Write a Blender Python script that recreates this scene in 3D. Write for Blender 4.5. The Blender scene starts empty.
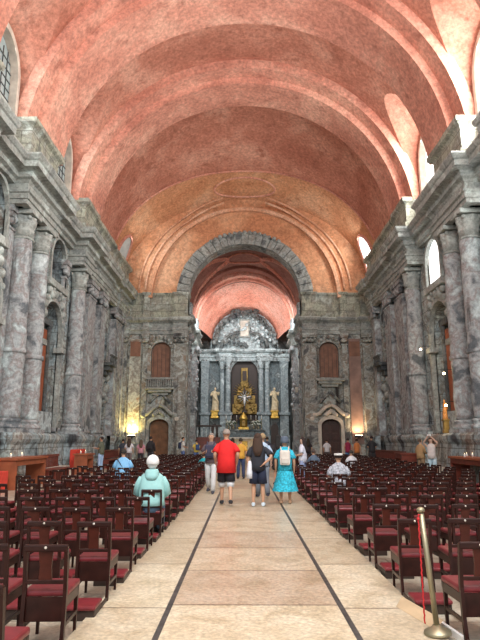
import bpy, bmesh, math, random
from math import sin, cos, pi, sqrt, radians as R
from mathutils import Vector, Matrix, noise
random.seed(7)
S = bpy.context.scene
C = S.collection
# ------------------------------------------------------------------ camera
F, H, YH, VX, CX = 560.0, 1.57, 440.0, 243.5, -0.108
pitch = math.atan((YH-320)/F)
yaw = math.atan((VX-240)*cos(pitch)/F)
cd = bpy.data.cameras.new('camera'); cam = bpy.data.objects.new('camera', cd); C.objects.link(cam)
cd.sensor_fit = 'VERTICAL'; cd.sensor_height = 24.0; cd.lens = 24.0*F/640.0
cd.clip_start = .05; cd.clip_end = 300
cam.location = (CX, 0, H); cam.rotation_euler = (pi/2+pitch, 0, yaw)
S.camera = cam
# ------------------------------------------------------------------ light
S.view_settings.view_transform = 'Standard'; S.view_settings.look = 'None'
S.view_settings.gamma = 1; S.view_settings.use_curve_mapping = False
S.view_settings.exposure = 0.25
w = bpy.data.worlds.new('sky'); S.world = w; w.use_nodes = True
bg = w.node_tree.nodes['Background']; bg.inputs[0].default_value = (0.93, 0.97, 1.0, 1); bg.inputs[1].default_value = 0.85
def area(name, loc, rot, sx, sy, power, col=(1, 1, 1), spread=180):
    l = bpy.data.lights.new(name, 'AREA'); l.shape = 'RECTANGLE'; l.size = sx; l.size_y = sy; l.energy = power; l.color = col; l.spread = R(spread)
    o = bpy.data.objects.new(name, l); C.objects.link(o); o.location = loc; o.rotation_euler = rot
    return o
# daylight through the clerestory windows, both sides (area -Z axis points to the nave)
for yc in (4.3, 11.5, 18.8, 26.0):
    area('daylight_right', (9.30, yc, 15.3), (0, pi/2, 0), 3.4, 2.0, 720, (1, .98, .94))
    area('daylight_left', (-9.30, yc, 15.3), (0, -pi/2, 0), 3.4, 2.0, 100, (.93, .97, 1))
# added fill lamp, high behind the viewer, angled down to brighten floor and walls
area('fill_west', (0, -2.6, 15.5), (R(52), 0, 0), 13, 7, 3600, (1, .985, .96))
# lamps added in mid-air to brighten altar and apse; end bay at its windows
for sx in (-1, 1):
    o = area('fill_chancel', (sx*3.0, 46.3, 13.2), (0, 0, 0), 1.6, 1.6, 250, (.95, .98, 1), 150)
    o.rotation_euler = (Vector((0, 54, 5.5))-Vector((sx*3.0, 46.3, 13.2))).to_track_quat('-Z', 'Y').to_euler()
    area('daylight_end_bay', (sx*8.35, 38.6, 15.2), (0, sx*pi/2, 0), 2.2, 1.6, 190 if sx > 0 else 120, (1, .97, .92))
    area('fill_apse', (sx*3.7, 52.4, 10.9), (0, sx*R(118), 0), 1.8, 2.2, 110, (1, .99, .97), 130)

# ------------------------------------------------------------------ helpers
def link(n, me, m=None, parent=None, label=None, cat=None, group=None, kind=None):
    o = bpy.data.objects.new(n, me); C.objects.link(o)
    if m is not None and me is not None:
        for mm in (m if isinstance(m, (list, tuple)) else [m]): me.materials.append(mm)
    if parent: o.parent = parent
    tag(o, label, cat, group, kind); return o
def tag(o, label=None, cat=None, group=None, kind=None):
    for k, v in (('label', label), ('category', cat), ('group', group), ('kind', kind)):
        if v: o[k] = v
    return o
def empty(n, loc=(0, 0, 0), rz=0, label=None, cat=None, group=None):
    o = bpy.data.objects.new(n, None); C.objects.link(o); o.location = loc; o.rotation_euler = (0, 0, rz); o.empty_display_size = .1
    return tag(o, label, cat, group)
class MB:
    def __init__(s): s.bm = bmesh.new(); s.mi = 0
    def v(s, p): return s.bm.verts.new(p)
    def f(s, vs, sm=False):
        try:
            f = s.bm.faces.new(vs); f.material_index = s.mi; f.smooth = sm; return f
        except ValueError: return None
    def box(s, x0, x1, y0, y1, z0, z1, b=0.0, M=None):
        ps = [(x, y, z) for z in (z0, z1) for x, y in ((x0, y0), (x1, y0), (x1, y1), (x0, y1))]
        if M: ps = [M @ Vector(p) for p in ps]
        vs = [s.v(p) for p in ps]
        fs = [s.f([vs[i] for i in q]) for q in ((0, 3, 2, 1), (4, 5, 6, 7), (0, 1, 5, 4), (1, 2, 6, 5), (2, 3, 7, 6), (3, 0, 4, 7))]
        if b:
            es = list({e for f in fs for e in f.edges}); r = bmesh.ops.bevel(s.bm, geom=es, offset=b, segments=2, affect='EDGES', profile=.5)
            for f in r['faces']: f.material_index = s.mi
        return s
    def rings(s, rs, close=True, cap=True, sm=True):
        vr = [[s.v(p) for p in r] for r in rs]
        n = len(vr[0])
        for a, b in zip(vr, vr[1:]):
            for i in range(n if close else n-1): s.f([a[i], a[(i+1) % n], b[(i+1) % n], b[i]], sm)
        if cap and close: s.f(vr[0][::-1]); s.f(vr[-1])
        return s
    def lathe(s, prof, c=(0, 0, 0), n=16, jit=0, jf=1.0, rib=0, M=None, sq=0):
        rs = []
        for r, z in prof:
            ring = []
            for i in range(n):
                a = 2*pi*i/n; q = r
                if rib: q *= 1+rib*cos(a*8)
                if sq: q *= 1+sq*abs(cos(2*a+pi/2))
                p = Vector((c[0]+q*cos(a), c[1]+q*sin(a), c[2]+z))
                if jit:
                    d = noise.noise(p*jf)*jit+noise.noise(p*jf*3.1)*jit*.5; p.x += d*cos(a); p.y += d*sin(a)
                ring.append(M @ p if M else p)
            rs.append(ring)
        return s.rings(rs)
    def tube(s, pts, rad, n=8, cap=True, flat=1.0):
        pts = [Vector(p) for p in pts]; rs = []; up = Vector((0, 0, 1))
        if not isinstance(rad, (list, tuple)): rad = [rad]*len(pts)
        prev = None
        for i, p in enumerate(pts):
            t = (pts[min(i+1, len(pts)-1)]-pts[max(i-1, 0)]).normalized()
            a = t.cross(up) if prev is None else prev-t*prev.dot(t)
            if a.length < 1e-3: a = t.cross(Vector((0, 1, 0)))
            a.normalize(); prev = a; b = t.cross(a)
            rs.append([p+a*(rad[i]*cos(2*pi*k/n))+b*(rad[i]*flat*sin(2*pi*k/n)) for k in range(n)])
        return s.rings(rs, cap=cap)
    def ball(s, c, r, sc=(1, 1, 1), n=10, m=7):
        rs = []
        for j in range(m+1):
            t = -pi/2+pi*(j+.02)/(m+.04)
            rs.append([(c[0]+r*sc[0]*cos(t)*cos(2*pi*i/n), c[1]+r*sc[1]*cos(t)*sin(2*pi*i/n), c[2]+r*sc[2]*sin(t)) for i in range(n)])
        return s.rings(rs)
    def prism(s, poly, y0, y1, ax='y'):
        def P(a, b, t): return (a, t, b) if ax == 'y' else (t, a, b)
        A = [s.v(P(a, b, y0)) for a, b in poly]; B = [s.v(P(a, b, y1)) for a, b in poly]
        n = len(poly); s.f(A); s.f(B[::-1])
        for i in range(n): s.f([A[i], B[i], B[(i+1) % n], A[(i+1) % n]])
        return s
    def band(s, r0, r1, z0, y0, y1, a0=0, a1=180, n=64, cx=0, jit=0):
        P = []
        for i in range(n+1):
            a = R(a0+(a1-a0)*i/n); j = jit*(noise.noise(Vector((i*.9, r0, y0)))) if jit else 0
            P.append([s.v((cx+r*cos(a), y, z0+r*sin(a))) for r, y in ((r0+j, y0), (r0+j*.6, y1), (r1+j, y1), (r1+j, y0))])
        for a, b in zip(P, P[1:]):
            for k in range(4):
                s.f([a[k], a[(k+1) % 4], b[(k+1) % 4], b[k]], True)
                e = s.bm.edges.get((a[k], b[k]))
                if e: e.smooth = False
        s.f(P[0]); s.f(P[-1][::-1]); return s
    def build(s, n, m, parent=None, **k):
        bmesh.ops.recalc_face_normals(s.bm, faces=s.bm.faces[:])
        me = bpy.data.meshes.new(n); s.bm.to_mesh(me); s.bm.free()
        return link(n, me, m, parent, **k)
def arch_poly(c, hw, z0, zs, n=14, rise=None):   # (horizontal, z) outline of an arched opening
    rise = hw if rise is None else rise
    return [(c-hw, z0), (c+hw, z0)]+[(c+hw*cos(pi*i/n), zs+rise*sin(pi*i/n)) for i in range(n+1)]
def boolean(o, cutters):
    for c in cutters:
        md = o.modifiers.new('b', 'BOOLEAN'); md.operation = 'DIFFERENCE'; md.solver = 'EXACT'; md.object = c
    dg = bpy.context.evaluated_depsgraph_get(); dg.update()
    me = bpy.data.meshes.new_from_object(o.evaluated_get(dg)); old = o.data
    o.modifiers.clear(); o.data = me
    for c in cutters: bpy.data.objects.remove(c)
def sweep(n, path, prof, m, mirror=False, jit=0.0, sub=0.6, **k):
    """prof: closed list (offset, z); path in plan; offset to the right of travel"""
    pts = [path[0]]
    for a, b in zip(path, path[1:]):
        L = math.dist(a, b); q = max(1, int(L/sub))
        pts += [(a[0]+(b[0]-a[0])*i/q, a[1]+(b[1]-a[1])*i/q) for i in range(1, q+1)]
    rs = []
    for i, p in enumerate(pts):
        d0 = Vector(p)-Vector(pts[i-1]) if i else Vector(pts[1])-Vector(p)
        d1 = Vector(pts[i+1])-Vector(p) if i < len(pts)-1 else d0
        d0.normalize(); d1.normalize(); n0 = Vector((d0.y, -d0.x)); n1 = Vector((d1.y, -d1.x))
        mt = (n0+n1); mt = mt/(1+n0.dot(n1)) if n0.dot(n1) > -.9 else n0
        ring = []
        for j, (o, z) in enumerate(prof):
            jj = noise.noise(Vector((p[0]*3.1, p[1]*3.1, z*4+j)))*jit if o > 0 else 0
            x = p[0]+mt.x*(o+jj); ring.append((-x if mirror else x, p[1]+mt.y*(o+jj), z+jj*.6))
        rs.append(ring)
    b = MB(); b.rings(rs, sm=False); return b.build(n, m, **k)
def wallpath(segs, x=-9.35):
    P = []
    for y0, y1, d in segs: P += [(x+d, y0), (x+d, y1)]
    return [p for i, p in enumerate(P) if i == 0 or math.dist(p, P[i-1]) > 1e-4]

# ------------------------------------------------------------------ materials
def newmat(n):
    m = bpy.data.materials.new(n); m.use_nodes = True; nt = m.node_tree; return m, nt, nt.nodes['Principled BSDF']
def plain(n, col, rough=.6, metal=0, var=.12, scale=6, bump=0, emit=None, es=0, spec=.5, coat=0):
    m, nt, b = newmat(n); N = nt.nodes; L = nt.links
    tc = N.new('ShaderNodeTexCoord'); nz = N.new('ShaderNodeTexNoise'); nz.inputs['Scale'].default_value = scale; nz.inputs['Detail'].default_value = 4
    L.new(tc.outputs['Object'], nz.inputs['Vector'])
    rp = N.new('ShaderNodeValToRGB'); rp.color_ramp.elements[0].position = .3; rp.color_ramp.elements[1].position = .7
    rp.color_ramp.elements[0].color = [c*(1-var) for c in col]+[1]; rp.color_ramp.elements[1].color = [min(1, c*(1+var)) for c in col]+[1]
    L.new(nz.outputs['Fac'], rp.inputs[0]); L.new(rp.outputs[0], b.inputs['Base Color'])
    b.inputs['Roughness'].default_value = rough; b.inputs['Metallic'].default_value = metal; b.inputs['Specular IOR Level'].default_value = spec
    b.inputs['Coat Weight'].default_value = coat; b.inputs['Coat Roughness'].default_value = .15
    if bump:
        bp = N.new('ShaderNodeBump'); bp.inputs['Strength'].default_value = bump; bp.inputs['Distance'].default_value = .02
        L.new(nz.outputs['Fac'], bp.inputs['Height']); L.new(bp.outputs[0], b.inputs['Normal'])
    if emit: b.inputs['Emission Color'].default_value = (*emit, 1); b.inputs['Emission Strength'].default_value = es
    return m
def stone(n, cols, scale=.55, bump=.9, speck=.35, bumpscale=5.0, soot=(.045, .04, .038), sootlo=.56, streak=.12, rough=.85, joints=0, tint=True):
    m, nt, b = newmat(n); N = nt.nodes; L = nt.links
    tc = N.new('ShaderNodeTexCoord'); oi = N.new('ShaderNodeObjectInfo')
    ml = N.new('ShaderNodeMath'); ml.operation = 'MULTIPLY'; ml.inputs[1].default_value = 37.0; L.new(oi.outputs['Random'], ml.inputs[0])
    av = N.new('ShaderNodeVectorMath'); av.operation = 'ADD'; L.new(tc.outputs['Object'], av.inputs[0]); L.new(ml.outputs[0], av.inputs[1])
    def nz(sc, det=8, rg=.6, vec=None, dist=0):
        q = N.new('ShaderNodeTexNoise'); q.inputs['Scale'].default_value = sc; q.inputs['Detail'].default_value = det; q.inputs['Roughness'].default_value = rg; q.inputs['Distortion'].default_value = dist*.3
        L.new(vec or av.outputs[0], q.inputs['Vector']); return q.outputs['Fac']
    rp = N.new('ShaderNodeValToRGB'); cr = rp.color_ramp
    k = len(cols)
    for i, c in enumerate(cols):
        pos = .3+.4*i/(k-1)
        e = cr.elements[i] if i < 2 else cr.elements.new(pos)
    if tint: cols = [(c[0]*.86, c[1]*.98, c[2]*1.0) for c in cols]
    for i, c in enumerate(cols): cr.elements[i].position = .37+.26*i/(k-1); cr.elements[i].color = (*c, 1)
    L.new(nz(scale, dist=1.2), rp.inputs[0])
    # streaks: noise squeezed along z
    mp = N.new('ShaderNodeMapping'); mp.inputs['Scale'].default_value = (1, 1, streak); L.new(av.outputs[0], mp.inputs[0])
    sr = N.new('ShaderNodeMapRange'); sr.inputs['From Min'].default_value = sootlo; sr.inputs['From Max'].default_value = sootlo+.14; L.new(nz(1.3, vec=mp.outputs[0]), sr.inputs[0])
    mx = N.new('ShaderNodeMix'); mx.data_type = 'RGBA'; mx.inputs['B'].default_value = (*soot, 1)
    L.new(sr.outputs[0], mx.inputs['Factor']); L.new(rp.outputs[0], mx.inputs['A'])
    # fine speckle
    sp = N.new('ShaderNodeMapRange'); sp.inputs['From Min'].default_value = .3; sp.inputs['From Max'].default_value = .7
    sp.inputs['To Min'].default_value = 1-speck; sp.inputs['To Max'].default_value = 1+speck; L.new(nz(bumpscale*1.6, 6, .75), sp.inputs[0])
    ms = N.new('ShaderNodeVectorMath'); ms.operation = 'SCALE'; L.new(mx.outputs['Result'], ms.inputs[0]); L.new(sp.outputs[0], ms.inputs['Scale'])
    out = ms.outputs[0]
    if joints:
        sx = N.new('ShaderNodeSeparateXYZ'); L.new(tc.outputs['Object'], sx.inputs[0]); ad = N.new('ShaderNodeMath'); L.new(sx.outputs[0], ad.inputs[0]); L.new(sx.outputs[1], ad.inputs[1])
        cb = N.new('ShaderNodeCombineXYZ'); L.new(ad.outputs[0], cb.inputs[0]); L.new(sx.outputs[2], cb.inputs[1])
        bk = N.new('ShaderNodeTexBrick'); bk.inputs['Scale'].default_value = 1; bk.inputs['Brick Width'].default_value = joints*1.8; bk.inputs['Row Height'].default_value = joints
        bk.inputs['Mortar Size'].default_value = .016; bk.inputs['Color1'].default_value = (1, 1, 1, 1); bk.inputs['Color2'].default_value = (.78, .78, .76, 1); bk.inputs['Mortar'].default_value = (.4, .38, .36, 1)
        L.new(cb.outputs[0], bk.inputs['Vector'])
        m2 = N.new('ShaderNodeVectorMath'); m2.operation = 'MULTIPLY'; L.new(out, m2.inputs[0]); L.new(bk.outputs[0], m2.inputs[1]); out = m2.outputs[0]
    L.new(out, b.inputs['Base Color']); b.inputs['Roughness'].default_value = rough; b.inputs['Specular IOR Level'].default_value = .3
    bp = N.new('ShaderNodeBump'); bp.inputs['Strength'].default_value = bump; bp.inputs['Distance'].default_value = .09
    L.new(nz(bumpscale*.5, 9, .7), bp.inputs['Height']); L.new(bp.outputs[0], b.inputs['Normal'])
    return m
def vaultmat(n, a, b_, c):
    return stone(n, [a, b_, c], scale=.28, bump=.4, speck=.42, bumpscale=3.6, soot=[x*.86 for x in a], sootlo=.55, streak=.8, rough=.9, tint=False)
M = {}
M['vault'] = vaultmat('vault_stucco', (.40, .155, .105), (.49, .215, .15), (.60, .32, .235))
M['rib'] = vaultmat('rib_stucco', (.50, .215, .155), (.60, .285, .21), (.70, .40, .30))
M['rib2'] = vaultmat('pale_moulding_stucco', (.52, .26, .15), (.62, .35, .22), (.70, .45, .31))
M['ochre'] = vaultmat('ochre_stucco', (.50, .23, .12), (.58, .30, .165), (.66, .40, .25))
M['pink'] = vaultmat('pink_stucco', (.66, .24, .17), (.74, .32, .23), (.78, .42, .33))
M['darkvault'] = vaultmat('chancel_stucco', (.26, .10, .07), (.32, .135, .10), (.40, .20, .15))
M['wall'] = stone('burnt_wall_stone', [(.10, .10, .11), (.32, .34, .36), (.48, .52, .54), (.26, .22, .20), (.62, .62, .59), (.38, .29, .25)], scale=.7, joints=.62)
M['col'] = stone('burnt_column_stone', [(.15, .15, .16), (.34, .31, .31), (.46, .44, .44), (.33, .26, .25), (.42, .42, .42), (.62, .61, .60)], scale=.9, bump=1.0, bumpscale=4, sootlo=.60)
M['trim'] = stone('weathered_cornice_stone', [(.26, .25, .24), (.42, .40, .37), (.34, .31, .28), (.58, .57, .53)], scale=.9, bump=.5, bumpscale=5, sootlo=.62, streak=1)
M['attic'] = stone('attic_stone', [(.24, .23, .20), (.52, .48, .38), (.34, .30, .25), (.62, .60, .54)], scale=.7, bumpscale=5, sootlo=.62, streak=.5, joints=.55)
M['archstone'] = stone('arch_stone', [(.15, .15, .15), (.38, .37, .35), (.25, .23, .21), (.50, .48, .44)], scale=.9, bumpscale=5, sootlo=.58, streak=1)
M['far'] = stone('far_wall_stone', [(.14, .13, .13), (.42, .40, .37), (.28, .23, .19), (.56, .55, .52), (.36, .26, .20)], scale=.9)
M['fresco'] = stone('peeled_plaster', [(.30, .20, .15), (.66, .62, .55), (.34, .28, .24), (.72, .68, .60), (.45, .28, .18)], scale=.8, sootlo=.62)
M['rosepanel'] = plain('smooth_rose_plaster', (.30, .20, .17), .8, var=.3, scale=1.5)
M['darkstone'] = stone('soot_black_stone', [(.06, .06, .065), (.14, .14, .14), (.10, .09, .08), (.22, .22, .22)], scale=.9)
M['marble_light'] = stone('grey_marble', [(.18, .19, .20), (.38, .40, .41), (.26, .27, .28), (.55, .56, .56)], scale=1.2, bump=.3, sootlo=.64)
M['marble_grey'] = stone('dark_marble', [(.10, .11, .12), (.22, .24, .25), (.14, .14, .14), (.40, .41, .41)], scale=1.2, bump=.3, sootlo=.64)
M['whitestone'] = stone('scorched_white_stucco', [(.25, .25, .25), (.62, .63, .63), (.38, .38, .38), (.75, .75, .74)], scale=1.3, sootlo=.56, streak=1)
M['statue'] = plain('statue_stone', (.66, .55, .36), .6, var=.25, scale=4)
M['gold'] = plain('gilded_wood', (.62, .40, .09), .42, .75, .4, 5, .6)
M['golddark'] = plain('dull_gilding', (.30, .20, .06), .5, .55, .5, 4, .6)
M['doorwood'] = plain('brown_door_wood', (.20, .09, .035), .55, var=.3, scale=3)
M['darkdoor'] = plain('dark_brown_door', (.055, .02, .013), .5, var=.3, scale=3)
M['panelwood'] = plain('shutter_wood', (.24, .115, .07), .6, var=.25, scale=3)
M['darkwood'] = plain('near_black_wood', (.035, .02, .015), .5)
M['chairwood'] = plain('varnished_dark_wood', (.026, .008, .006), .34, var=.35, scale=9, coat=.05, spec=.22)
M['splatwood'] = plain('varnished_red_brown_wood', (.060, .014, .009), .34, var=.35, scale=9, coat=.05, spec=.22)
M['leather'] = plain('dark_red_leather', (.17, .020, .026), .36, var=.2, scale=12, spec=.45)
M['brasspin'] = plain('pale_number_disc', (.75, .72, .65), .3, .6)
M['tablewood'] = plain('orange_brown_wood', (.30, .085, .035), .5, var=.2, scale=4)
M['redcloth'] = plain('red_cloth', (.60, .05, .03), .8)
M['redwood'] = plain('dark_red_wood', (.16, .035, .022), .4, var=.25, scale=5)
M['candle'] = plain('white_wax', (.85, .83, .78), .5)
M['brass'] = plain('aged_brass', (.34, .30, .20), .42, .7, .15, 8)
M['ropered'] = plain('red_rope', (.50, .015, .02), .7, var=.3, scale=60)
M['lampglow'] = plain('lamp_bulb', (1, .9, .7), .5, emit=(1, .78, .45), es=14)
M['flame'] = plain('candle_flame', (1, .9, .6), .5, emit=(1, .75, .4), es=6)
M['lampblack'] = plain('black_lamp_housing', (.02, .02, .02), .5)
M['glassl'] = plain('leaded_daylight_glass', (.30, .36, .36), .25, var=.2, scale=2, emit=(.55, .68, .68), es=.16)
M['glassr'] = plain('bright_daylight_glass', (.8, .8, .8), .3, var=.02, emit=(1, 1, .98), es=2.2)
M['lead'] = plain('window_lead', (.08, .09, .09), .6)
M['frame'] = plain('pale_window_surround', (.62, .58, .50), .8, var=.2, scale=3, bump=.3)
M['card'] = plain('tan_board', (.50, .38, .24), .6)
M['white'] = plain('white_paint', (.8, .8, .78), .5)
def floormat(n, cols, bw, bh, mortar, offs=.5, rough=.35, vx=0, rot=0, msz=.012):
    m, nt, b = newmat(n); N = nt.nodes; L = nt.links
    tc = N.new('ShaderNodeTexCoord'); mp = N.new('ShaderNodeMapping'); mp.inputs['Location'].default_value = (vx, 0, 0); mp.inputs['Rotation'].default_value = (0, 0, rot); L.new(tc.outputs['Object'], mp.inputs[0])
    bk = N.new('ShaderNodeTexBrick'); bk.offset = offs; bk.inputs['Scale'].default_value = 1; bk.inputs['Brick Width'].default_value = bw; bk.inputs['Row Height'].default_value = bh
    bk.inputs['Mortar Size'].default_value = msz; bk.inputs['Bias'].default_value = 0
    bk.inputs['Color1'].default_value = (*cols[0], 1); bk.inputs['Color2'].default_value = (*cols[1], 1); bk.inputs['Mortar'].default_value = (*mortar, 1); L.new(mp.outputs[0], bk.inputs[0])
    n1 = N.new('ShaderNodeTexNoise'); n1.inputs['Scale'].default_value = 2.2; n1.inputs['Detail'].default_value = 9; n1.inputs['Roughness'].default_value = .65; n1.inputs['Distortion'].default_value = .8; L.new(tc.outputs['Object'], n1.inputs[0])
    n2 = N.new('ShaderNodeTexNoise'); n2.inputs['Scale'].default_value = 26; n2.inputs['Detail'].default_value = 6; n2.inputs['Roughness'].default_value = .7; L.new(tc.outputs['Object'], n2.inputs[0])
    r = N.new('ShaderNodeValToRGB'); r.color_ramp.elements[0].position = .32; r.color_ramp.elements[1].position = .68
    r.color_ramp.elements[0].color = (.74, .66, .54, 1); r.color_ramp.elements[1].color = (1.1, 1.08, 1.04, 1); e = r.color_ramp.elements.new(.5); e.color = (1, .93, .84, 1)
    L.new(n1.outputs[0], r.inputs[0])
    mr = N.new('ShaderNodeMapRange'); mr.inputs['From Min'].default_value = .3; mr.inputs['From Max'].default_value = .7; mr.inputs['To Min'].default_value = .62; mr.inputs['To Max'].default_value = 1.28; L.new(n2.outputs[0], mr.inputs[0])
    v1 = N.new('ShaderNodeVectorMath'); v1.operation = 'MULTIPLY'; L.new(bk.outputs[0], v1.inputs[0]); L.new(r.outputs[0], v1.inputs[1])
    v2 = N.new('ShaderNodeVectorMath'); v2.operation = 'SCALE'; L.new(v1.outputs[0], v2.inputs[0]); L.new(mr.outputs[0], v2.inputs['Scale'])
    L.new(v2.outputs[0], b.inputs['Base Color']); b.inputs['Roughness'].default_value = rough; b.inputs['Specular IOR Level'].default_value = .4
    bp = N.new('ShaderNodeBump'); bp.inputs['Strength'].default_value = .15; bp.inputs['Distance'].default_value = .01; L.new(n2.outputs[0], bp.inputs['Height']); L.new(bp.outputs[0], b.inputs['Normal'])
    return m
M['floor'] = floormat('beige_floor_slabs', [(.50, .48, .42), (.40, .385, .34)], 1.2, .9, (.25, .22, .18))
M['aisle'] = floormat('cream_marble_centre', [(.62, .57, .45), (.47, .39, .31)], 3.4, 1.45, (.22, .18, .14), 0, vx=1.7, rough=.3, msz=.016)
M['aisleside'] = floormat('cream_marble_border', [(.64, .60, .49), (.52, .47, .37)], 3.4, 1.9, (.25, .21, .16), 0, vx=1.7, rough=.3, msz=.016)
M['inlay'] = plain('black_marble_inlay', (.05, .05, .05), .4, var=.5, scale=14)

# ------------------------------------------------------------------ floor and aisle
b = MB(); b.box(-10.6, 10.6, -3, 42, -.2, 0); b.build('floor', M['floor'], kind='structure')
b = MB(); b.box(-.785, .785, -1, 37.5, 0, .03); b.build('trim_1', M['aisle'], kind='structure')
b = MB()
b.box(-1.51, -.835, -1, 37.5, 0, .03); b.box(.835, 1.51, -1, 37.5, 0, .03); b.build('trim_2', M['aisleside'], kind='structure')
b = MB(); b.box(-.835, -.785, -1, 37.5, 0, .032); b.box(.785, .835, -1, 37.5, 0, .032); b.build('trim_3', M['inlay'], kind='structure')

# ------------------------------------------------------------------ ceiling: nave vault
ZS, RV = 13.3, 9.3
def arc(r, n=64): return [(r*cos(pi*i/n), ZS+r*sin(pi*i/n)) for i in range(n+1)]
b = MB()
b.prism(arc(RV)+[(-RV, 12.3), (-10.5, 12.3), (-10.5, 23.6), (10.5, 23.6), (10.5, 12.3), (RV, 12.3)], -3, 31.2)
vault = b.build('ceiling', M['vault'], kind='structure')
cut = []
BAYS = (4.3, 11.55, 18.8, 26.05)
for yc in BAYS:
    for sx in (-1, 1):
        # lunette: skewed arched prism rising toward the crown
        P = arch_poly(yc+.1, 1.78, 13.0, 15.75, 20, rise=1.95)
        q = MB(); A = [q.v((sx*9.42, a, z)) for a, z in P]; B = [q.v((sx*5.4, a, z+2.6)) for a, z in P]
        q.f(A); q.f(B[::-1]); n = len(P)
        for i in range(n): q.f([A[i], B[i], B[(i+1) % n], A[(i+1) % n]])
        cut.append(q.build('cut', None))
        q = MB(); q.prism(arch_poly(yc+.2, 1.3, 12.9, 15.9, 16, rise=1.45), sx*9.0, sx*11, 'x'); cut.append(q.build('cut', None))
boolean(vault, cut)
# end bay, dropping toward the chancel wall
def endheight(Y): 
    T = ((31, 9.25), (34, 8.75), (36, 8.2), (38, 7.62), (39.6, 7.15), (40.6, 6.8), (41.4, 6.5))
    for (a, p), (b_, q) in zip(T, T[1:]):
        if Y <= b_: return p+(q-p)*max(0, (Y-a)/(b_-a))
    return 6.5
def surf(Y, a, off=0):
    h = endheight(Y); k = 1+.10*max(0, (Y-33)/8)
    c, s_ = cos(a), sin(a)
    return Vector(((9.3-off)*c, Y, ZS+(h-off)*s_**k))
YB = 38.0
def yb(a):      # boundary arc between red and ochre stucco
    return YB-1.1*abs(cos(a))**1.6
for nm, mt, part in (('ceiling', M['vault'], 0), ('ceiling', M['ochre'], 1)):
    b = MB(); rs = []
    NY = 14
    for j in range(NY+1):
        ring = []
        for i in range(73):
            a = pi*i/72
            y = 31.1+(yb(a)-31.1)*j/NY if part == 0 else yb(a)+(41.3-yb(a))*j/NY
            ring.append(surf(y, a))
        rs.append(ring)
    b.rings(rs, close=False, cap=False); o = b.build(nm, mt, kind='structure')
b = MB(); b.box(-10.6, 10.6, 31, 42, 23.0, 23.6); b.box(-10.6, -9.35, 31, 42, 12.3, 23.1); b.box(9.35, 10.6, 31, 42, 12.3, 23.1); b.build('ceiling', M['vault'], kind='structure')  # outer roof box added out of view to block sky light
# transverse arches
def arch_rib(y0, y1):
    b = MB(); b.band(8.98, 9.5, ZS-.2, y0, y1+.15, 6.5, 173.5); b.band(8.60, 9.3, ZS-.2, y0+.9, y1, 6.5, 173.5)
    return b
n = 4
for y0, y1 in ((20.5, 24.0), (27.85, 31.0), (13.2, 16.7), (6.0, 9.5)):
    arch_rib(y0, y1).build('trim_%d' % n, M['rib'], kind='structure'); n += 1
# medallion and curved mouldings of the end bay
def molding(pts, r): 
    b = MB(); b.tube(pts, r, 6); return b
mp = [surf(39.6+1.0*sin(t), pi/2+.25*cos(t), .03) for t in [2*pi*i/40 for i in range(41)]]
molding(mp, .075).build('trim_8', M['rib'], kind='structure')
molding([surf(yb(a)-.02, a, .03) for a in [pi*(6+60*i/60)/72*1.0 for i in range(61)]], .07).build('trim_9', M['rib'], kind='structure')
for sx in (-1, 1):
    for k, (ex, ez) in enumerate(((8.0, 7.35), (7.5, 6.95))):
        pts = []
        for i in range(31):
            t = .02+1.34*i/30; X, Zz = ex*cos(t), 12.5+ez*sin(t); y = 40.85-max(0, t-.95)*2.2
            pts.append((sx*X, y, min(Zz, ZS+endheight(y)*sqrt(max(0, 1-(X/9.3)**2))-.03)))
        molding(pts, .085).build('trim_%d' % (60+sx*2+k), M['rib2'], kind='structure')
for sx in (0, 1):
    ts = [pi*i/24 for i in range(25)]
    P = [(40.3, .02)]+[(39.1+1.2*cos(t), .20+.24*sin(t)) for t in ts]+[(37.9, .02)]
    S_ = lambda y, a, o: surf(y, pi-a if sx == 0 else a, o)
    molding([S_(y, a, .05) for y, a in P], .12).build('trim_%d' % (14+sx), M['rib'], kind='structure')
    b = MB(); c = b.v(S_(39.1, .2, .03)); vs = [b.v(S_(y, a, .03)) for y, a in P]
    for i in range(len(vs)-1): b.f([c, vs[i], vs[i+1]])
    b.build('window_%d' % (15+sx), M['glassl'] if sx == 0 else M['glassr'], kind='structure')

# ------------------------------------------------------------------ side walls
SEG_PL = [(-3, 4.9, .95), (4.9, 9.2, .55), (9.2, 13.2, .95), (13.2, 16.9, .95), (16.9, 20.3, .45), (20.3, 24.25, .95), (24.25, 28.1, .45), (28.1, 30.25, .95), (30.25, 35.4, .7), (35.4, 37.9, .4), (37.9, 41, .7)]
SEG_EN = [(-3, 2, .25), (2, 6, .8), (6, 9.5, .8), (9.5, 13.1, .25), (13.1, 17.0, .8), (17.0, 20.35, .25), (20.35, 24.2, .8), (24.2, 28.15, .25), (28.15, 30.2, .85), (30.2, 35.3, .62), (35.3, 37.8, .5), (37.8, 41, .62)]
PLINTH = [(-.3, 0), (.12, 0), (.12, .35), (.04, .42), (0, .5), (0, 1.4), (.06, 1.5), (.10, 1.6), (.10, 1.75), (0, 1.85), (-.3, 1.85)]
ARCHI = [(-.3, 10.6), (0, 10.6), (0, 10.78), (.06, 10.8), (.06, 11.0), (.14, 11.04), (.14, 11.12), (.0, 11.16), (.0, 11.5), (-.3, 11.5)]
CORN = [(-.3, 11.45), (.02, 11.45), (.08, 11.56), (.22, 11.62), (.22, 11.82), (.28, 11.86), (.56, 11.9), (.56, 12.14), (.62, 12.18), (.70, 12.32), (.70, 12.42), (.30, 12.55), (-.3, 12.6)]
ATTIC = [(-.3, 12.5), (.10, 12.5), (.10, 12.85), (.0, 12.95), (0, 13.85), (.05, 13.95), (.20, 14.05), (.22, 14.25), (-.3, 14.3)]
EN0 = SEG_EN
tn = 20
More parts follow.
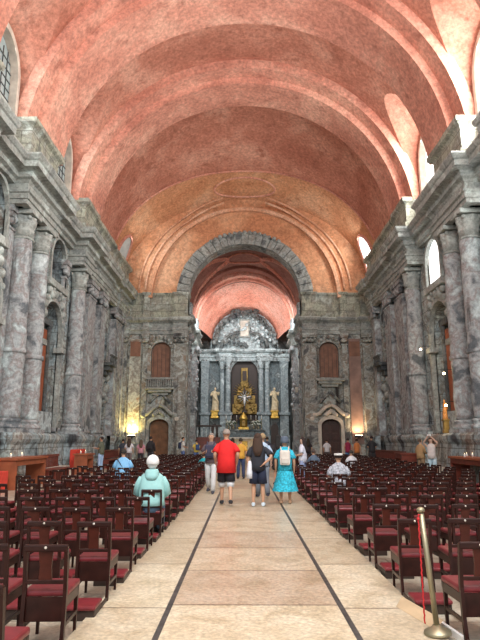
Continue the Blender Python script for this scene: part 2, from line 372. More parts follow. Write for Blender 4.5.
for side, sx, mir in (('left', -1, False), ('right', 1, True)):
    SEG_EN = EN0 if sx < 0 else EN0[:-1]+[(37.8, 38.7, .62)]
    b = MB(); b.box(min(sx*9.35, sx*11), max(sx*9.35, sx*11), -3, 41, 0, 12.45)
    wl = b.build('wall_'+side, M['wall'], kind='structure')
    cuts = []
    for yc in BAYS:
        q = MB(); q.prism(arch_poly(yc, 1.35, 1.9, 6.7, 14), sx*9.2, sx*10.5, 'x'); cuts.append(q.build('cut', None))
        q = MB(); q.prism(arch_poly(yc+.55, 1.0, 8.95, 10.5, 14, rise=.85), sx*9.2, sx*12, 'x'); cuts.append(q.build('cut', None))
    q = MB(); q.prism(arch_poly(36.65, .62, 6.5, 8.8, 10), sx*9.2, sx*10.1, 'x'); cuts.append(q.build('cut', None))
    q = MB(); q.prism(arch_poly(36.65, .62, .0, 3.6, 10), sx*9.2, sx*10.3, 'x'); cuts.append(q.build('cut', None))
    boolean(wl, cuts)
    if sx < 0:   # closed dark box added behind the upper openings to keep them dark
        b = MB(); b.box(-13.2, -13, -3, 41, 8, 13); b.box(-13, -11, -3, 41, 8, 8.3); b.box(-13, -11, -3, 41, 12.6, 13); b.box(-13, -11, -3.2, -3, 8, 13); b.box(-13, -11, 41, 41.2, 8, 13); b.build('wall_dark_box', M['darkstone'], kind='structure')
    sweep('baseboard_'+side, wallpath([s for s in SEG_PL if s[1] <= 35.41]), PLINTH, M['wall'], mir, .02, kind='structure')
    sweep('trim_%d' % tn, wallpath([s for s in SEG_PL if s[0] >= 37.8]), PLINTH, M['wall'], mir, .02, kind='structure'); tn += 1
    sweep('trim_%d' % tn, wallpath(SEG_EN)+([(-9.35, 38.7)] if sx > 0 else []), CORN, M['trim'], mir, .035, kind='structure'); tn += 1
    for a0, a1 in ((1.9, 9.6), (12.95, 17.1), (20.2, 24.3), (28.0, 41.01)):
        sg = [(y0, y1, d) for y0, y1, d in SEG_EN if y0 >= a0 and y1 <= a1]; sweep('trim_%d' % tn, [(-9.35, sg[0][0])]+wallpath(sg)+[(-9.35, sg[-1][1])], ARCHI, M['trim'], mir, .02, kind='structure'); tn += 1
    for segs in ([(6, 9.6, .76)], [(13.1, 16.9, .76)], [(20.4, 23.6, .76)], [(28.1, 30.2, .76), (30.2, 35.3, .64), (35.3, 37.8, .52), (37.8, 40.6 if sx < 0 else 38.5, .6)]):
        sweep('trim_%d' % tn, [(-9.35, segs[0][0])]+wallpath(segs)+[(-9.35, segs[-1][1])], ATTIC, M['attic'], mir, .03, kind='structure'); tn += 1
    # pilasters
    b = MB()
    def pil(y0, y1, d, z0=1.85, z1=10.6):
        x0, x1 = sorted((sx*9.4, sx*(9.35-d)))
        b.box(x0, x1, y0, y1, z0, z1-.9)
        for e, a, c in ((.05, z0, z0+.12), (.10, z0+.12, z0+.3), (.04, z1-.95, z1-.85), (.10, z1-.45, z1-.25), (.16, z1-.25, z1)):
            X0, X1 = sorted((sx*9.4, sx*(9.35-d-e))); b.box(X0, X1, y0-e, y1+e, a, c)
        for k in range(7): b.ball((sx*(9.35-d), y0+(y1-y0)*(k+.5)/7, z1-.6+.12*(k % 2)), .16, n=7, m=5)
    pil(31.0, 32.6, .42); pil(33.7, 35.1, .42); pil(37.9, 38.6, .42)
    if sx < 0: pil(38.9, 39.9, .42); pil(40.2, 41, .45); pil(24.35, 24.75, .12); pil(27.45, 27.85, .12); pil(20.55, 22.1, .14); pil(22.4, 24.0, .14)
    b.build('trim_%d' % tn, M['col'], kind='structure'); tn += 1
    # surrounds of the two openings in each bay, clerestory windows
    for bi, yc in enumerate(BAYS):
        b = MB()
        for hw, z0, zs, wd, dp in ((1.35, 1.9, 6.7, .2, .22), (1.0, 8.95, 10.35, .2, .12)):
            yk = yc+(.55 if z0 > 5 else 0); P = arch_poly(yk, hw, z0, zs, 14)[1:]+[(yk-hw, z0)]; Q = arch_poly(yk, hw+wd, z0, zs, 14)[1:]+[(yk-hw-wd, z0)]
            for i in range(len(P)-1):
                vs = []
                for (a, z) in (P[i], P[i+1], Q[i+1], Q[i]):
                    vs += [b.v((sx*9.4, a, z)), b.v((sx*(9.35-dp), a, z))]
                for qd in ((1, 3, 5, 7), (0, 1, 3, 2), (4, 5, 7, 6), (0, 2, 4, 6), (0, 1, 7, 6), (2, 3, 5, 4)): b.f([vs[k] for k in qd])
        x0, x1 = sorted((sx*9.4, sx*8.95)); b.box(x0, x1, yc-1.3, yc+1.3, 8.62, 8.95, .03)
        for k in range(9):   # carved keystone work above the arch
            a = pi*(k+.5)/9; b.ball((sx*9.2, yc+1.45*cos(a), 6.95+1.45*sin(a)), .17+.05*(k % 3), n=7, m=5)
        for k in range(5): b.ball((sx*9.15, yc+.9*(k-2)/2, 8.45+.1*(k % 2)), .18, n=7, m=5)
        for s2 in (-1, 1): x0, x1 = sorted((sx*9.45, sx*9.0)); b.box(x0, x1, yc+s2*1.35-.28, yc+s2*1.35+.28, 5.75, 6.0)
        b.build('trim_%d' % tn, M['trim'], kind='structure'); tn += 1
        wn = 'window_%d' % (bi+1+(4 if sx > 0 else 0))
        b = MB(); P = arch_poly(yc+.2, 1.22, 13.0, 15.9, 16, rise=1.38); Q = arch_poly(yc+.2, 1.45, 12.9, 15.9, 16, rise=1.65)
        P = P[1:]+[P[0]]; Q = Q[1:]+[Q[0]]
        for i in range(len(P)-1):
            vs = []
            for (a, z) in (P[i], P[i+1], Q[i+1], Q[i]): vs += [b.v((sx*9.6, a, z)), b.v((sx*9.28, a, z))]
            for qd in ((1, 3, 5, 7), (0, 1, 3, 2), (4, 5, 7, 6)): b.f([vs[k] for k in qd])
        wo = b.build(wn, M['frame'], kind='structure')
        b = MB(); b.prism(arch_poly(yc+.2, 1.25, 13.0, 15.9, 16, rise=1.4), sx*9.62, sx*9.66, 'x'); b.build('pane', M['glassl'] if sx < 0 else M['glassr'], wo)
        if sx < 0:
            b = MB()
            for k in range(1, 6): b.box(-9.62, -9.58, yc-1.03+k*.41-.012, yc-1.03+k*.41+.012, 13.0, 16.9)
            for k in range(9): b.box(-9.62, -9.58, yc-1.02, yc+1.42, 13.3+k*.4, 13.33+k*.4)
            b.build('glazing_bars', M['lead'], wo)
        if sx > 0:
            b = MB(); b.prism(arch_poly(yc+.55, 1.02, 8.9, 10.5, 14, rise=.87), 9.45, 9.5, 'x'); b.build('window_%d' % (9+bi), M['glassr'], kind='structure')

# ------------------------------------------------------------------ columns along the nave
def column_meshes(r=.42, z0=1.85, z1=10.6):
    a = MB(); a.box(-.56, .56, -.56, .56, 0, .14); a.lathe([(.54, .14), (.57, .2), (.54, .28), (.46, .32), (.46, .38), (.50, .42), (.50, .48), (.44, .52)], n=20, jit=.02)
    hh = z1-z0
    s = MB(); s.lathe([(r*(1.02-.14*max(0, t-.33)), .52+(hh-1.7)*t) for t in [i/46 for i in range(47)]], n=24, jit=.05, jf=1.7)
    s.lathe([(r+.05, .52+(hh-1.7)*.36-.08), (r+.07, .52+(hh-1.7)*.36), (r+.05, .52+(hh-1.7)*.36+.1)], n=20, jit=.03)
    c = MB(); zz = hh-1.2
    c.lathe([(.40, zz), (.44, zz+.05), (.40, zz+.10)], n=20)
    c.lathe([(.37, zz+.1), (.40, zz+.3), (.43, zz+.36), (.39, zz+.4), (.42, zz+.65), (.47, zz+.72), (.43, zz+.76), (.47, zz+.95)], n=24, rib=.07, jit=.05, jf=3)
    for i in range(4): c.ball((.43*cos(pi/4+i*pi/2), .43*sin(pi/4+i*pi/2), zz+.9), .10, n=7, m=5)
    c.box(-.52, .52, -.52, .52, zz+1.0, zz+1.2, .03)
    out = []
    for q, nm in ((a, 'base'), (s, 'shaft'), (c, 'capital')):
        bmesh.ops.recalc_face_normals(q.bm, faces=q.bm.faces[:]); me = bpy.data.meshes.new(nm); q.bm.to_mesh(me); q.bm.free(); me.materials.append(M['trim'] if nm == 'capital' else M['col']); out.append((nm, me))
    return out
colm = column_meshes()
COLS = [(21.35, 'front one of the paired'), (23.2, 'rear one of the paired'), (29.15, 'single'), (16.1, 'nearest, half out of the picture,'), (14.2, 'out of frame nearest')]
for sx, side in ((-1, 'left'), (1, 'right')):
    for y, d in COLS[:4]:
        if y < 16.5 and sx: 
            d = 'frontmost'
        o = empty('stone_column', (sx*8.98, y, 1.85), random.choice((0, pi/2, pi)), '%s tall fire-scarred stone column against the %s nave wall' % (d, side), 'column', 'fire-scarred nave columns')
        for nm, me in colm: link(nm, me, None, o)
# dim niches: altar panel in each big arch
for sx, side in ((-1, 'left'), (1, 'right')):
    o = empty('side_altar', (sx*9.75, 26.05, 1.9), 0, 'side altar with tall reddish wooden panel in the %s wall arch' % side, 'altar', 'side altars')
    b = MB(); b.box(-.12, .12, -.62, .62, 1.0, 4.9, .03); b.build('panel', M['tablewood'], o)
    b = MB()
    for s2 in (-1, 1): b.lathe([(.13, .9), (.11, 1.1), (.10, 4.8), (.16, 5.1)], (-sx*.14, s2*.75, 0), 10)
    b.box(-.25, .25, -1.0, 1.0, 5.1, 5.4); b.build('surround', M['darkstone'], o)
    b = MB(); b.box(-.5 if sx > 0 else -.15, .15 if sx > 0 else .5, -1.0, 1.0, 0, .95, .03); b.build('mensa', M['whitestone'], o)
def statue(name, loc, rz, h, m, label, group=None, ped=None, pm=None):
    o = empty(name, loc, rz, label, 'statue', group); s = h/1.8
    b = MB()
    prof = [(.30, .26, 0), (.27, .22, .15), (.24, .19, .6), (.20, .16, .95), (.17, .13, 1.1), (.22, .14, 1.3), (.23, .13, 1.42), (.13, .10, 1.5), (.06, .06, 1.54)]
    b.rings([[(s*(rx*(1+.09*sin(7*a+z*2)))*cos(a)+s*.04*sin(z*3), s*(ry*(1+.09*sin(7*a)))*sin(a), s*z) for a in [2*pi*i/22 for i in range(22)]] for rx, ry, z in prof])
    b.ball((s*.02, -s*.01, s*1.66), s*.105, (.85, .95, 1.15))
    b.tube([(-s*.2, 0, s*1.4), (-s*.30, -s*.08, s*1.15), (-s*.12, -s*.22, s*1.2)], [s*.085, s*.07, s*.04])
    b.tube([(s*.2, 0, s*1.4), (s*.32, -s*.06, s*1.2), (s*.34, -s*.2, s*1.42)], [s*.085, s*.07, s*.04])
    b.tube([(-s*.2, -s*.1, s*1.3), (0, -s*.2, s*.95), (s*.24, -s*.16, s*.7), (s*.26, -s*.05, s*.3)], [s*.06, s*.09, s*.08, s*.05])
    b.build('figure', m, o)
    if ped: b = MB(); b.box(-.3*s, .3*s, -.28*s, .28*s, -ped, -ped*.75, .02); b.box(-.24*s, .24*s, -.22*s, .22*s, -ped*.75, -.08, .01); b.box(-.32*s, .32*s, -.3*s, .3*s, -.08, 0, .02); b.build('pedestal', pm, o)
    return o
M['saint'] = plain('painted_robe', (.50, .22, .06), .55, var=.4, scale=5)
statue('saint_statue', (8.62, 24.6, 2.45), pi/2, .85, M['saint'], 'small orange-robed saint statue on a ledge against the right wall', ped=.6, pm=M['golddark'])
statue('wall_statue', (9.55, 36.65, 6.6), pi/2, 1.8, M['darkstone'], 'sooty statue in the high niche of the right wall')
statue('wall_statue', (-9.55, 36.65, 6.6), -pi/2, 1.8, M['darkstone'], 'sooty statue in the high niche of the left wall')
for sx in (-1, 1):
    b = MB(); x0, x1 = sorted((sx*9.6, sx*8.6)); b.box(x0, x1, 35.9, 37.4, 6.3, 6.5, .03); b.box(min(sx*9.6, sx*8.8), max(sx*9.6, sx*8.8), 36.1, 37.2, 6.0, 6.3, .03); b.box(min(sx*9.6, sx*9.05), max(sx*9.6, sx*9.05), 36.3, 37.0, 5.7, 6.0, .03)
    for k in range(9): b.lathe([(.05, 0), (.07, .15), (.04, .3), (.06, .42)], (sx*8.68, 35.98+k*.168, 6.5), 6)
    b.box(min(sx*8.6, sx*8.76), max(sx*8.6, sx*8.76), 35.9, 37.4, 6.9, 7.0)
    b.build('trim_%d' % tn, M['darkstone'], kind='structure'); tn += 1
    # carved festoons below the niche
    b = MB()
    for k in range(9): b.ball((sx*9.25, 36.65+.7*sin(k*1.7), 4.0+k*.2), .16+.05*(k % 3), n=7, m=5)
    b.build('trim_%d' % tn, M['trim'], kind='structure'); tn += 1

# ------------------------------------------------------------------ chancel wall
b = MB(); b.box(-9.6, 9.6, 41, 42.1, 0, 20.9)
fw = b.build('wall_far', M['far'], kind='structure')
q = MB(); q.prism(arch_poly(0, 4.25, -.5, 12.0, 40), 40, 43); cuts = [q.build('cut', None)]
for sx in (-1, 1):
    q = MB(); q.prism(arch_poly(sx*6.17, .70, -.1, 2.55, 12, rise=.5), 40.5, 41.6); cuts.append(q.build('cut', None))
    q = MB(); q.prism(arch_poly(sx*6.17, .72, 6.05, 8.0, 12, rise=.66), 40.5, 41.5); cuts.append(q.build('cut', None))
boolean(fw, cuts)
# stucco tympanum above the attic, around the arch
b = MB(); n_ = 48
ri = [(5.12*cos(pi*i/n_), 12.0+5.12*sin(pi*i/n_)) for i in range(n_+1)]
ro = [(9.5*cos(pi*i/n_), 12.3+8.3*sin(pi*i/n_)) for i in range(n_+1)]
b.rings([[(x, 40.93, z) for x, z in ri], [(x, 40.93, z) for x, z in ro], [(x, 41.05, z) for x, z in ro]], close=False, cap=False, sm=False)
b.build('trim_%d' % tn, M['ochre'], kind='structure'); tn += 1
b = MB(); b.band(6.95, 7.22, 12.0, 40.62, 41.0, n=48); b.build('trim_%d' % tn, M['rib2'], kind='structure'); tn += 1
# voussoirs of the chancel arch
b = MB(); k = 27
for i in range(k):
    a0 = 180*i/k; b.band(4.22+.06*random.random(), 5.15+.10*random.random(), 12.0, 40.72-.06*random.random(), 42.0, a0+.25, a0+180/k-.25, n=4)
b.build('trim_%d' % tn, M['archstone'], kind='structure'); tn += 1
b = MB()
for i in range(15): a = R(60+60*i/14); b.ball((5.2*cos(a), 40.65, 12.0+5.15*sin(a)), .12+.06*random.random(), n=7, m=5)
b.build('trim_%d' % tn, M['archstone'], kind='structure'); tn += 1
for sx in (-1, 1):
    mir = sx > 0
    segs = [(-9.35, -8.6, .42), (-8.6, -7.55, .12), (-7.55, -7.1, .34), (-7.1, -5.3, .12), (-5.3, -4.25, .42)]
    path = []
    for x0, x1, d in segs: path += [(x0, 41-d), (x1, 41-d)]
    path.append((-4.25, 41.9))
    sweep('trim_%d' % tn, path, [(-.2, 0), (.14, 0), (.14, .3), (.05, .4), (.05, .95), (.12, 1.05), (.12, 1.2), (-.2, 1.25)] if False else [(-.2, 9.25), (.0, 9.25), (.03, 9.5), (.08, 9.55), (.08, 9.75), (.0, 9.8), (0, 10.05), (.12, 10.15), (.28, 10.25), (.32, 10.4), (.2, 10.5), (-.2, 10.55)], M['trim'], mir, .04, kind='structure'); tn += 1
    sweep('trim_%d' % tn, path, [(-.2, 10.5), (.05, 10.5), (.05, 10.75), (0, 10.8), (0, 12.15), (.08, 12.25), (.12, 12.4), (-.2, 12.5)], M['attic'], mir, .03, kind='structure'); tn += 1
    b = MB()
    def fp(x0, x1, d, m0=0):
        x0, x1 = sorted((sx*abs(x0), sx*abs(x1)))
        b.box(x0, x1, 41-d, 41.02, 1.1, 8.5)
        for e, z0, z1 in ((.08, 0, .35), (.04, .35, 1.0), (.09, 1.0, 1.15), (.05, 1.15, 1.4), (.05, 8.4, 8.5), (.08, 8.95, 9.08), (.12, 9.08, 9.27)): b.box(x0-e, x1+e, 41-d-e, 41.02, z0, z1)
        for k in range(6): b.ball((x0+(x1-x0)*(k+.5)/6, 41-d-.02, 8.72+.08*(k % 2)), .13, n=7, m=5)
    fp(9.35, 8.65, .36); fp(7.5, 7.15, .26); fp(5.2, 4.32, .36)
    b.build('trim_%d' % tn, M['far'], kind='structure'); tn += 1
    # recessed coloured panel between the pilasters
    b = MB(); x0, x1 = sorted((sx*8.5, sx*7.65)); b.box(x0, x1, 40.9, 41.02, 1.3, 8.9); b.build('trim_%d' % tn, M['fresco'] if sx < 0 else M['rosepanel'], kind='structure'); tn += 1
    b = MB(); x0, x1 = sorted((sx*8.45, sx*7.7)); b.box(x0, x1, 40.84, 40.95, 7.6, 8.7); b.build('trim_%d' % tn, M['panelwood'], kind='structure'); tn += 1
    # door
    d = MB(); d.prism(arch_poly(sx*6.17, .72, 0, 2.55, 12, rise=.5), 41.35, 41.45); do = d.build('door_%d' % (1 if sx < 0 else 2), M['doorwood'] if sx < 0 else M['darkdoor'], kind='structure')
    d = MB()
    for k in range(4):
        for j in (-1, 1): X = sx*6.17+j*.34; d.box(X-.22, X+.22, 41.31, 41.36, .25+k*.65, .75+k*.65, .015)
    d.box(sx*6.17-.02, sx*6.17+.02, 41.30, 41.36, 0, 2.95); d.build('door_panels', M['doorwood'] if sx < 0 else M['darkdoor'], do)
    # door surround with carved pediment
    s_ = MB()
    P = arch_poly(sx*6.17, .70, 0, 2.55, 12, rise=.5); Q = arch_poly(sx*6.17, .95, 0, 2.55, 12, rise=.78); P = P[1:]+[P[0]]; Q = Q[1:]+[Q[0]]
    for i in range(len(P)-1):
        vs = []
        for (a, z) in (P[i], P[i+1], Q[i+1], Q[i]): vs += [s_.v((a, 41.05, z)), s_.v((a, 40.78, z))]
        for qd in ((1, 3, 5, 7), (0, 1, 3, 2), (4, 5, 7, 6)): s_.f([vs[k] for k in qd])
    for s2 in (-1, 1):
        s_.tube([(sx*6.17+s2*1.15, 40.75, 3.3), (sx*6.17+s2*.8, 40.7, 3.45), (sx*6.17+s2*.4, 40.68, 3.85), (sx*6.17, 40.66, 4.05)], [.16, .14, .13, .12])
        s_.ball((sx*6.17+s2*1.15, 40.72, 3.3), .2)
    for k in range(7): s_.ball((sx*6.17+.12*(k-3), 40.7, 3.35+.25*(1-abs(k-3)/3.)), .15, n=7, m=5)
    s_.build('trim_%d' % tn, M['frame'] if sx > 0 else M['trim'], kind='structure'); tn += 1
    s_ = MB()
    for s2 in (-1, 1): s_.tube([(sx*6.17+s2*.75, 40.85, 4.2), (sx*6.17, 40.8, 5.0), ], .1); s_.ball((sx*6.17+s2*.3, 40.85, 4.7), .14, n=7, m=5)
    # shutter window above
    P = arch_poly(sx*6.17, .72, 6.05, 8.0, 12, rise=.66); Q = arch_poly(sx*6.17, .98, 6.05, 8.0, 12, rise=.95); P = P[1:]+[P[0]]; Q = Q[1:]+[Q[0]]
    for i in range(len(P)-1):
        vs = []
        for (a, z) in (P[i], P[i+1], Q[i+1], Q[i]): vs += [s_.v((a, 41.05, z)), s_.v((a, 40.8, z))]
        for qd in ((1, 3, 5, 7), (0, 1, 3, 2), (4, 5, 7, 6)): s_.f([vs[k] for k in qd])
    for k in range(9): a = pi*(k+.5)/9; s_.ball((sx*6.17+.85*cos(a), 40.75, 8.15+.8*sin(a)), .14, n=7, m=5)
    for k in range(5): s_.ball((sx*6.17+.15*(k-2), 40.75, 9.0+.06*(k % 2)), .15, n=7, m=5)
    s_.build('trim_%d' % tn, M['far'], kind='structure'); tn += 1
    s_ = MB(); s_.prism(arch_poly(sx*6.17, .74, 6.05, 8.0, 12, rise=.68), 41.2, 41.3); wo = s_.build('window_%d' % (13 if sx < 0 else 14), M['panelwood'], kind='structure')
    s_ = MB()
    for k in range(5): s_.box(sx*6.17-.6+k*.3-.01, sx*6.17-.6+k*.3+.01, 41.17, 41.22, 6.05, 8.3)
    s_.build('board_joints', M['darkwood'], wo)
    # balcony / sill
    s_ = MB(); s_.box(sx*6.17-1.05, sx*6.17+1.05, 40.35, 41.02, 5.15 if sx < 0 else 5.75, 5.3 if sx < 0 else 5.95, .03)
    zz = 5.15 if sx < 0 else 5.75
    s_.box(sx*6.17-.85, sx*6.17+.85, 40.5, 41.02, zz-.2, zz, .03); s_.box(sx*6.17-.6, sx*6.17+.6, 40.7, 41.02, zz-.4, zz-.2, .03)
    bo = s_.build('trim_%d' % tn, M['trim'], kind='structure'); tn += 1
    if sx < 0:
        s_ = MB()
        for k in range(13): s_.lathe([(.035, 0), (.065, .12), (.03, .35), (.05, .6)], (-6.17-.95+k*.158, 40.45, 5.3), 6)
        s_.box(-7.2, -5.14, 40.38, 40.52, 5.88, 6.0); s_.build('balustrade', M['trim'], bo)
# uplights washing the panels
for sx, col, pw in ((-1, (1, .72, .22), 70), (1, (1, .66, .36), 40)):
    o = empty('wall_uplight', (sx*8.05, 40.45, 1.75), 0, 'small uplight washing the %s far wall panel in %s light' % (('left', 'yellow') if sx < 0 else ('right', 'warm')), 'lamp', 'far wall uplights')
    b = MB(); b.box(-.28, .28, -.08, .1, 0, .14, .02); b.box(-.04, .04, 0, .35, -.1, 0); b.build('housing', M['lampblack'], o)
    b = MB(); b.box(-.25, .25, -.05, .07, .14, .16); b.build('glass', M['lampglow'], o)
    l = area('uplight', (sx*8.05, 40.48, 1.95), (R(168), 0, 0), .5, .1, pw, col, 140); 

# ------------------------------------------------------------------ chancel
b = MB()
b.box(-5.6, -4.6, 42, 56.5, 0, 12.1); b.build('wall_chancel_left', M['far'], kind='structure')
b = MB(); b.box(4.6, 5.6, 42, 56.5, 0, 12.1); b.build('wall_chancel_right', M['far'], kind='structure')
b = MB(); b.box(-5.6, 5.6, 55.6, 56.5, 0, 18); b.build('wall_back', M['darkstone'], kind='structure')
b = MB(); b.box(-4.7, 4.7, 42, 56, -.2, .02); 
for k in range(4): b.box(-4.6, 4.6, 47.5+k*.35, 56, .02+k*.16, .18+k*.16)
b.build('floor', M['floor'], kind='structure')
b = MB()
for j, (y0, y1) in enumerate(((42.0, 50.1),)):
    rs = []
    for y in [42.0+8.2*i/8 for i in range(9)]: rs.append([(4.6*cos(pi*i/40), y, 12.0+4.6*sin(pi*i/40)) for i in range(41)])
    b.rings(rs, close=False, cap=False)
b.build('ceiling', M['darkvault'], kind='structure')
b = MB(); rs = []
for t in [i/6 for i in range(7)]:
    y = 50.0+5.6*t; r = 4.28-1.25*t**.8; rs.append([(r*cos(pi*i/40), y, 11.6-.4*t+r*sin(pi*i/40)*1.0) for i in range(41)])
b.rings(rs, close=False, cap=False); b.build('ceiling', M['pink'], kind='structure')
b = MB()
for y0, y1, r in ((49.6, 50.1, 4.2), (48.8, 49.7, 4.4)): b.band(r, 5.0, 11.75, y0, y1, n=40)
b.build('trim_%d' % tn, M['pink'], kind='structure'); tn += 1
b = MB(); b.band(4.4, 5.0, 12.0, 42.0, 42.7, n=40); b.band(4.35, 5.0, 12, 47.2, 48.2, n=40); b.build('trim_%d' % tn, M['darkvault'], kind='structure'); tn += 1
# chancel vault medallion and its four curved ribs
def cs(x, y, off=.04): return Vector((x, y, 12.0+sqrt(max(0, (4.6-off)**2-x*x))))
b = MB(); b.tube([cs(1.5*cos(t), 45.0+1.25*sin(t)) for t in [2*pi*i/32 for i in range(33)]], .09, 6)
for sx in (-1, 1):
    for y1 in (42.6, 47.4):
        for dd in (-.25, .25):
            b.tube([cs(sx*(1.35+3.1*t), 45.0+(y1-45.0)*(t**.6)+dd*(1-t*.3)) for t in [i/14 for i in range(15)]], .10, 6)
b.build('trim_%d' % tn, M['pink'], kind='structure'); tn += 1
b = MB(); b.box(-6, 6, 42.1, 57, 17.8, 18.4); b.box(-6, -5.0, 42.1, 57, 12, 18); b.box(5.0, 6, 42.1, 57, 12, 18); b.build('ceiling', M['darkvault'], kind='structure')  # unseen outer box over the chancel vault, shuts out the sky
for sx in (-1, 1):
    mir = sx > 0
    P = []
    for y0, y1, d in ((42.0, 43.3, .42), (43.3, 47.8, .12), (47.8, 49.8, .42), (49.8, 55.6, .12)): P += [(-4.6+d, y0), (-4.6+d, y1)]
    sweep('trim_%d' % tn, P, [(-.2, 9.6), (0, 9.6), (.05, 9.8), (.05, 10.0), (0, 10.05), (0, 10.4), (.12, 10.5), (.32, 10.65), (.35, 10.85), (.2, 11.0), (-.2, 11.05)], M['trim'], mir, .06, kind='structure'); tn += 1
    sweep('trim_%d' % tn, P, [(-.2, 11.0), (.04, 11.0), (.04, 11.8), (.1, 11.95), (-.2, 12.0)], M['whitestone'], mir, .04, kind='structure'); tn += 1
    b = MB()
    for y0, y1 in ((42.05, 43.2), (47.9, 49.7)):
        x0, x1 = sorted((sx*4.65, sx*4.22)); b.box(x0, x1, y0, y1, 1.4, 9.6); x0, x1 = sorted((sx*4.65, sx*4.12)); b.box(x0, x1, y0-.08, y1+.08, 0, 1.4)
        for k in range(22): b.ball((sx*(4.2+.05*random.random()), y0+(y1-y0)*random.random(), 4+5.5*random.random()), .12+.12*random.random(), n=7, m=5)
        for k in range(8): b.ball((sx*4.1, y0+(y1-y0)*k/7, 9.2+.15*(k % 2)), .22, n=7, m=5)
    b.build('trim_%d' % tn, M['col'], kind='structure'); tn += 1

# ------------------------------------------------------------------ high altar
YA = 54.5
ha = empty('high_altar', (0, YA, .66), 0, 'towering grey marble high altar with columns and broken pediment filling the apse', 'altar')
def hp(n, b, m):
    o = b.build(n, m); o.parent = ha; o.matrix_parent_inverse = Matrix.Translation((0, -YA, -.66)); return o
b = MB(); b.box(-4.3, -1.35, YA+.3, YA+1.1, .66, 9.5); b.box(1.35, 4.3, YA+.3, YA+1.1, .66, 9.5); b.box(-1.35, 1.35, YA+.9, YA+1.1, .66, 9.5)
P = arch_poly(0, 1.32, 3.5, 8.0, 16); hp('backing', b, M['marble_grey'])
b = MB()
for i in range(16):
    a0, a1 = pi*i/16, pi*(i+1)/16
    for (r0) in (1,): 
        vs = [b.v((1.32*cos(a0), YA+.3, 8.0+1.3*sin(a0))), b.v((1.32*cos(a1), YA+.3, 8.0+1.3*sin(a1))), b.v((1.6*cos(a1), YA+.15, 8.0+1.55*sin(a1))), b.v((1.6*cos(a0), YA+.15, 8.0+1.55*sin(a0)))]
        b.f(vs)
b.box(-1.6, 1.6, YA+.31, YA+.6, 9.28, 9.6); hp('niche_arch', b, M['whitestone'])
for x0, x1 in ((-4.3, -3.3), (-2.45, -1.2), (1.2, 2.45), (3.3, 4.3)):
    b = MB(); b.box(x0, x1, YA-.45, YA+.35, .66, 2.0, .04); b.box(x0+.08, x1-.08, YA-.38, YA+.35, 2.0, 3.9, .04); b.box(x0-.05, x1+.05, YA-.5, YA+.35, 3.9, 4.15, .04); hp('plinth', b, M['marble_light'])
for x0 in (-3.3, 2.45): b = MB(); b.box(x0, x0+.85, YA-.1, YA+.35, .66, 3.6, .03); hp('plinth', b, M['marble_grey'])
for x, yy in ((-2.18, YA), (-1.6, YA-.2), (1.6, YA-.2), (2.18, YA)):
    b = MB(); b.lathe([(.30, 4.15), (.31, 4.25), (.25, 4.35), (.24, 4.5), (.235, 6), (.205, 8.3)], (x, yy, 0), 16); c = hp('column', b, M['marble_light'])
    b = MB(); b.lathe([(.22, 8.3), (.25, 8.5), (.23, 8.55), (.28, 8.8), (.34, 9.0)], (x, yy, 0), 16, rib=.1); b.box(x-.33, x+.33, yy-.33, yy+.33, 9.0, 9.12); q = b.build('capital', M['whitestone']); q.parent = c
for x in (-3.85, 3.85):
    b = MB(); b.box(x-.36, x+.36, YA-.25, YA+.3, 4.15, 8.4); b.box(x-.42, x+.42, YA-.3, YA+.3, 8.4, 9.1, .05); hp('pilaster', b, M['marble_light'])
hz = [(-.3, 9.12), (.0, 9.12), (.02, 9.45), (.1, 9.5), (.02, 9.6), (.02, 9.85), (.2, 9.95), (.32, 10.1), (.32, 10.25), (-.3, 10.3)]
pth = [(-4.4, YA-.1), (-2.75, YA-.1), (-2.75, YA-.45), (-1.2, YA-.45), (-1.2, YA+.05), (1.2, YA+.05), (1.2, YA-.45), (2.75, YA-.45), (2.75, YA-.1), (4.4, YA-.1)]
o = sweep('cornice', pth, hz, M['whitestone'], False, .06, .3); o.parent = ha; o.matrix_parent_inverse = Matrix.Translation((0, -YA, -.66))
# attic and lunette
b = MB(); b.prism(arch_poly(0, 3.35, 10.25, 10.75, 30, rise=3.55), YA+.3, YA+1.1); hp('lunette', b, M['whitestone'])
b = MB(); b.box(-.55, .55, YA+.12, YA+.32, 11.5, 13.4, .04); q = hp('attic_window_frame', b, M['trim'])
b = MB(); b.box(-.4, .4, YA+.05, YA+.13, 11.65, 13.2); q2 = b.build('attic_window', M['frame']); q2.parent = q
b = MB()
for s2 in (-1, 1):
    b.tube([(s2*2.3, YA-.1, 10.4), (s2*2.1, YA-.12, 11.1), (s2*1.4, YA-.15, 11.75), (s2*.5, YA-.15, 12.0)], [.2, .18, .16, .14])
    b.tube([(s2*3.1, YA, 10.4), (s2*3.05, YA, 11.2), (s2*2.6, YA, 12.2), (s2*1.7, YA, 13.4), (s2*.6, YA, 14.0)], [.14, .14, .14, .16, .14])
    for k in range(26):
        t = k/25; a = t*pi/2; b.ball((s2*(2.9*cos(a))+.2*random.uniform(-1, 1), YA-.15-.2*random.random(), 10.8+3.1*sin(a)+.25*random.uniform(-1, 1)), .12+.14*random.random(), n=7, m=5)
    b.ball((s2*2.95, YA-.3, 10.9), .28); b.ball((s2*2.95, YA-.3, 11.35), .14)
for k in range(22): b.ball((random.uniform(-1.9, 1.9), YA-.25, 10.5+1.1*random.random()), .14+.1*random.random(), n=7, m=5)
for k in range(20): b.ball((random.uniform(-1.3, 1.3), YA-.2, 13.6+.6*random.random()), .13+.1*random.random(), n=7, m=5)
hp('carved_pediment', b, M['darkstone'])
b = MB()
for k in range(40): a = random.uniform(0, pi); b.ball((random.uniform(1.0, 2.7)*cos(a)*1.0, YA-.1, 10.9+random.uniform(1.2, 2.9)*sin(a)), .10+.12*random.random(), n=7, m=5)
hp('carved_scrolls', b, M['whitestone'])['kind'] = 'stuff'
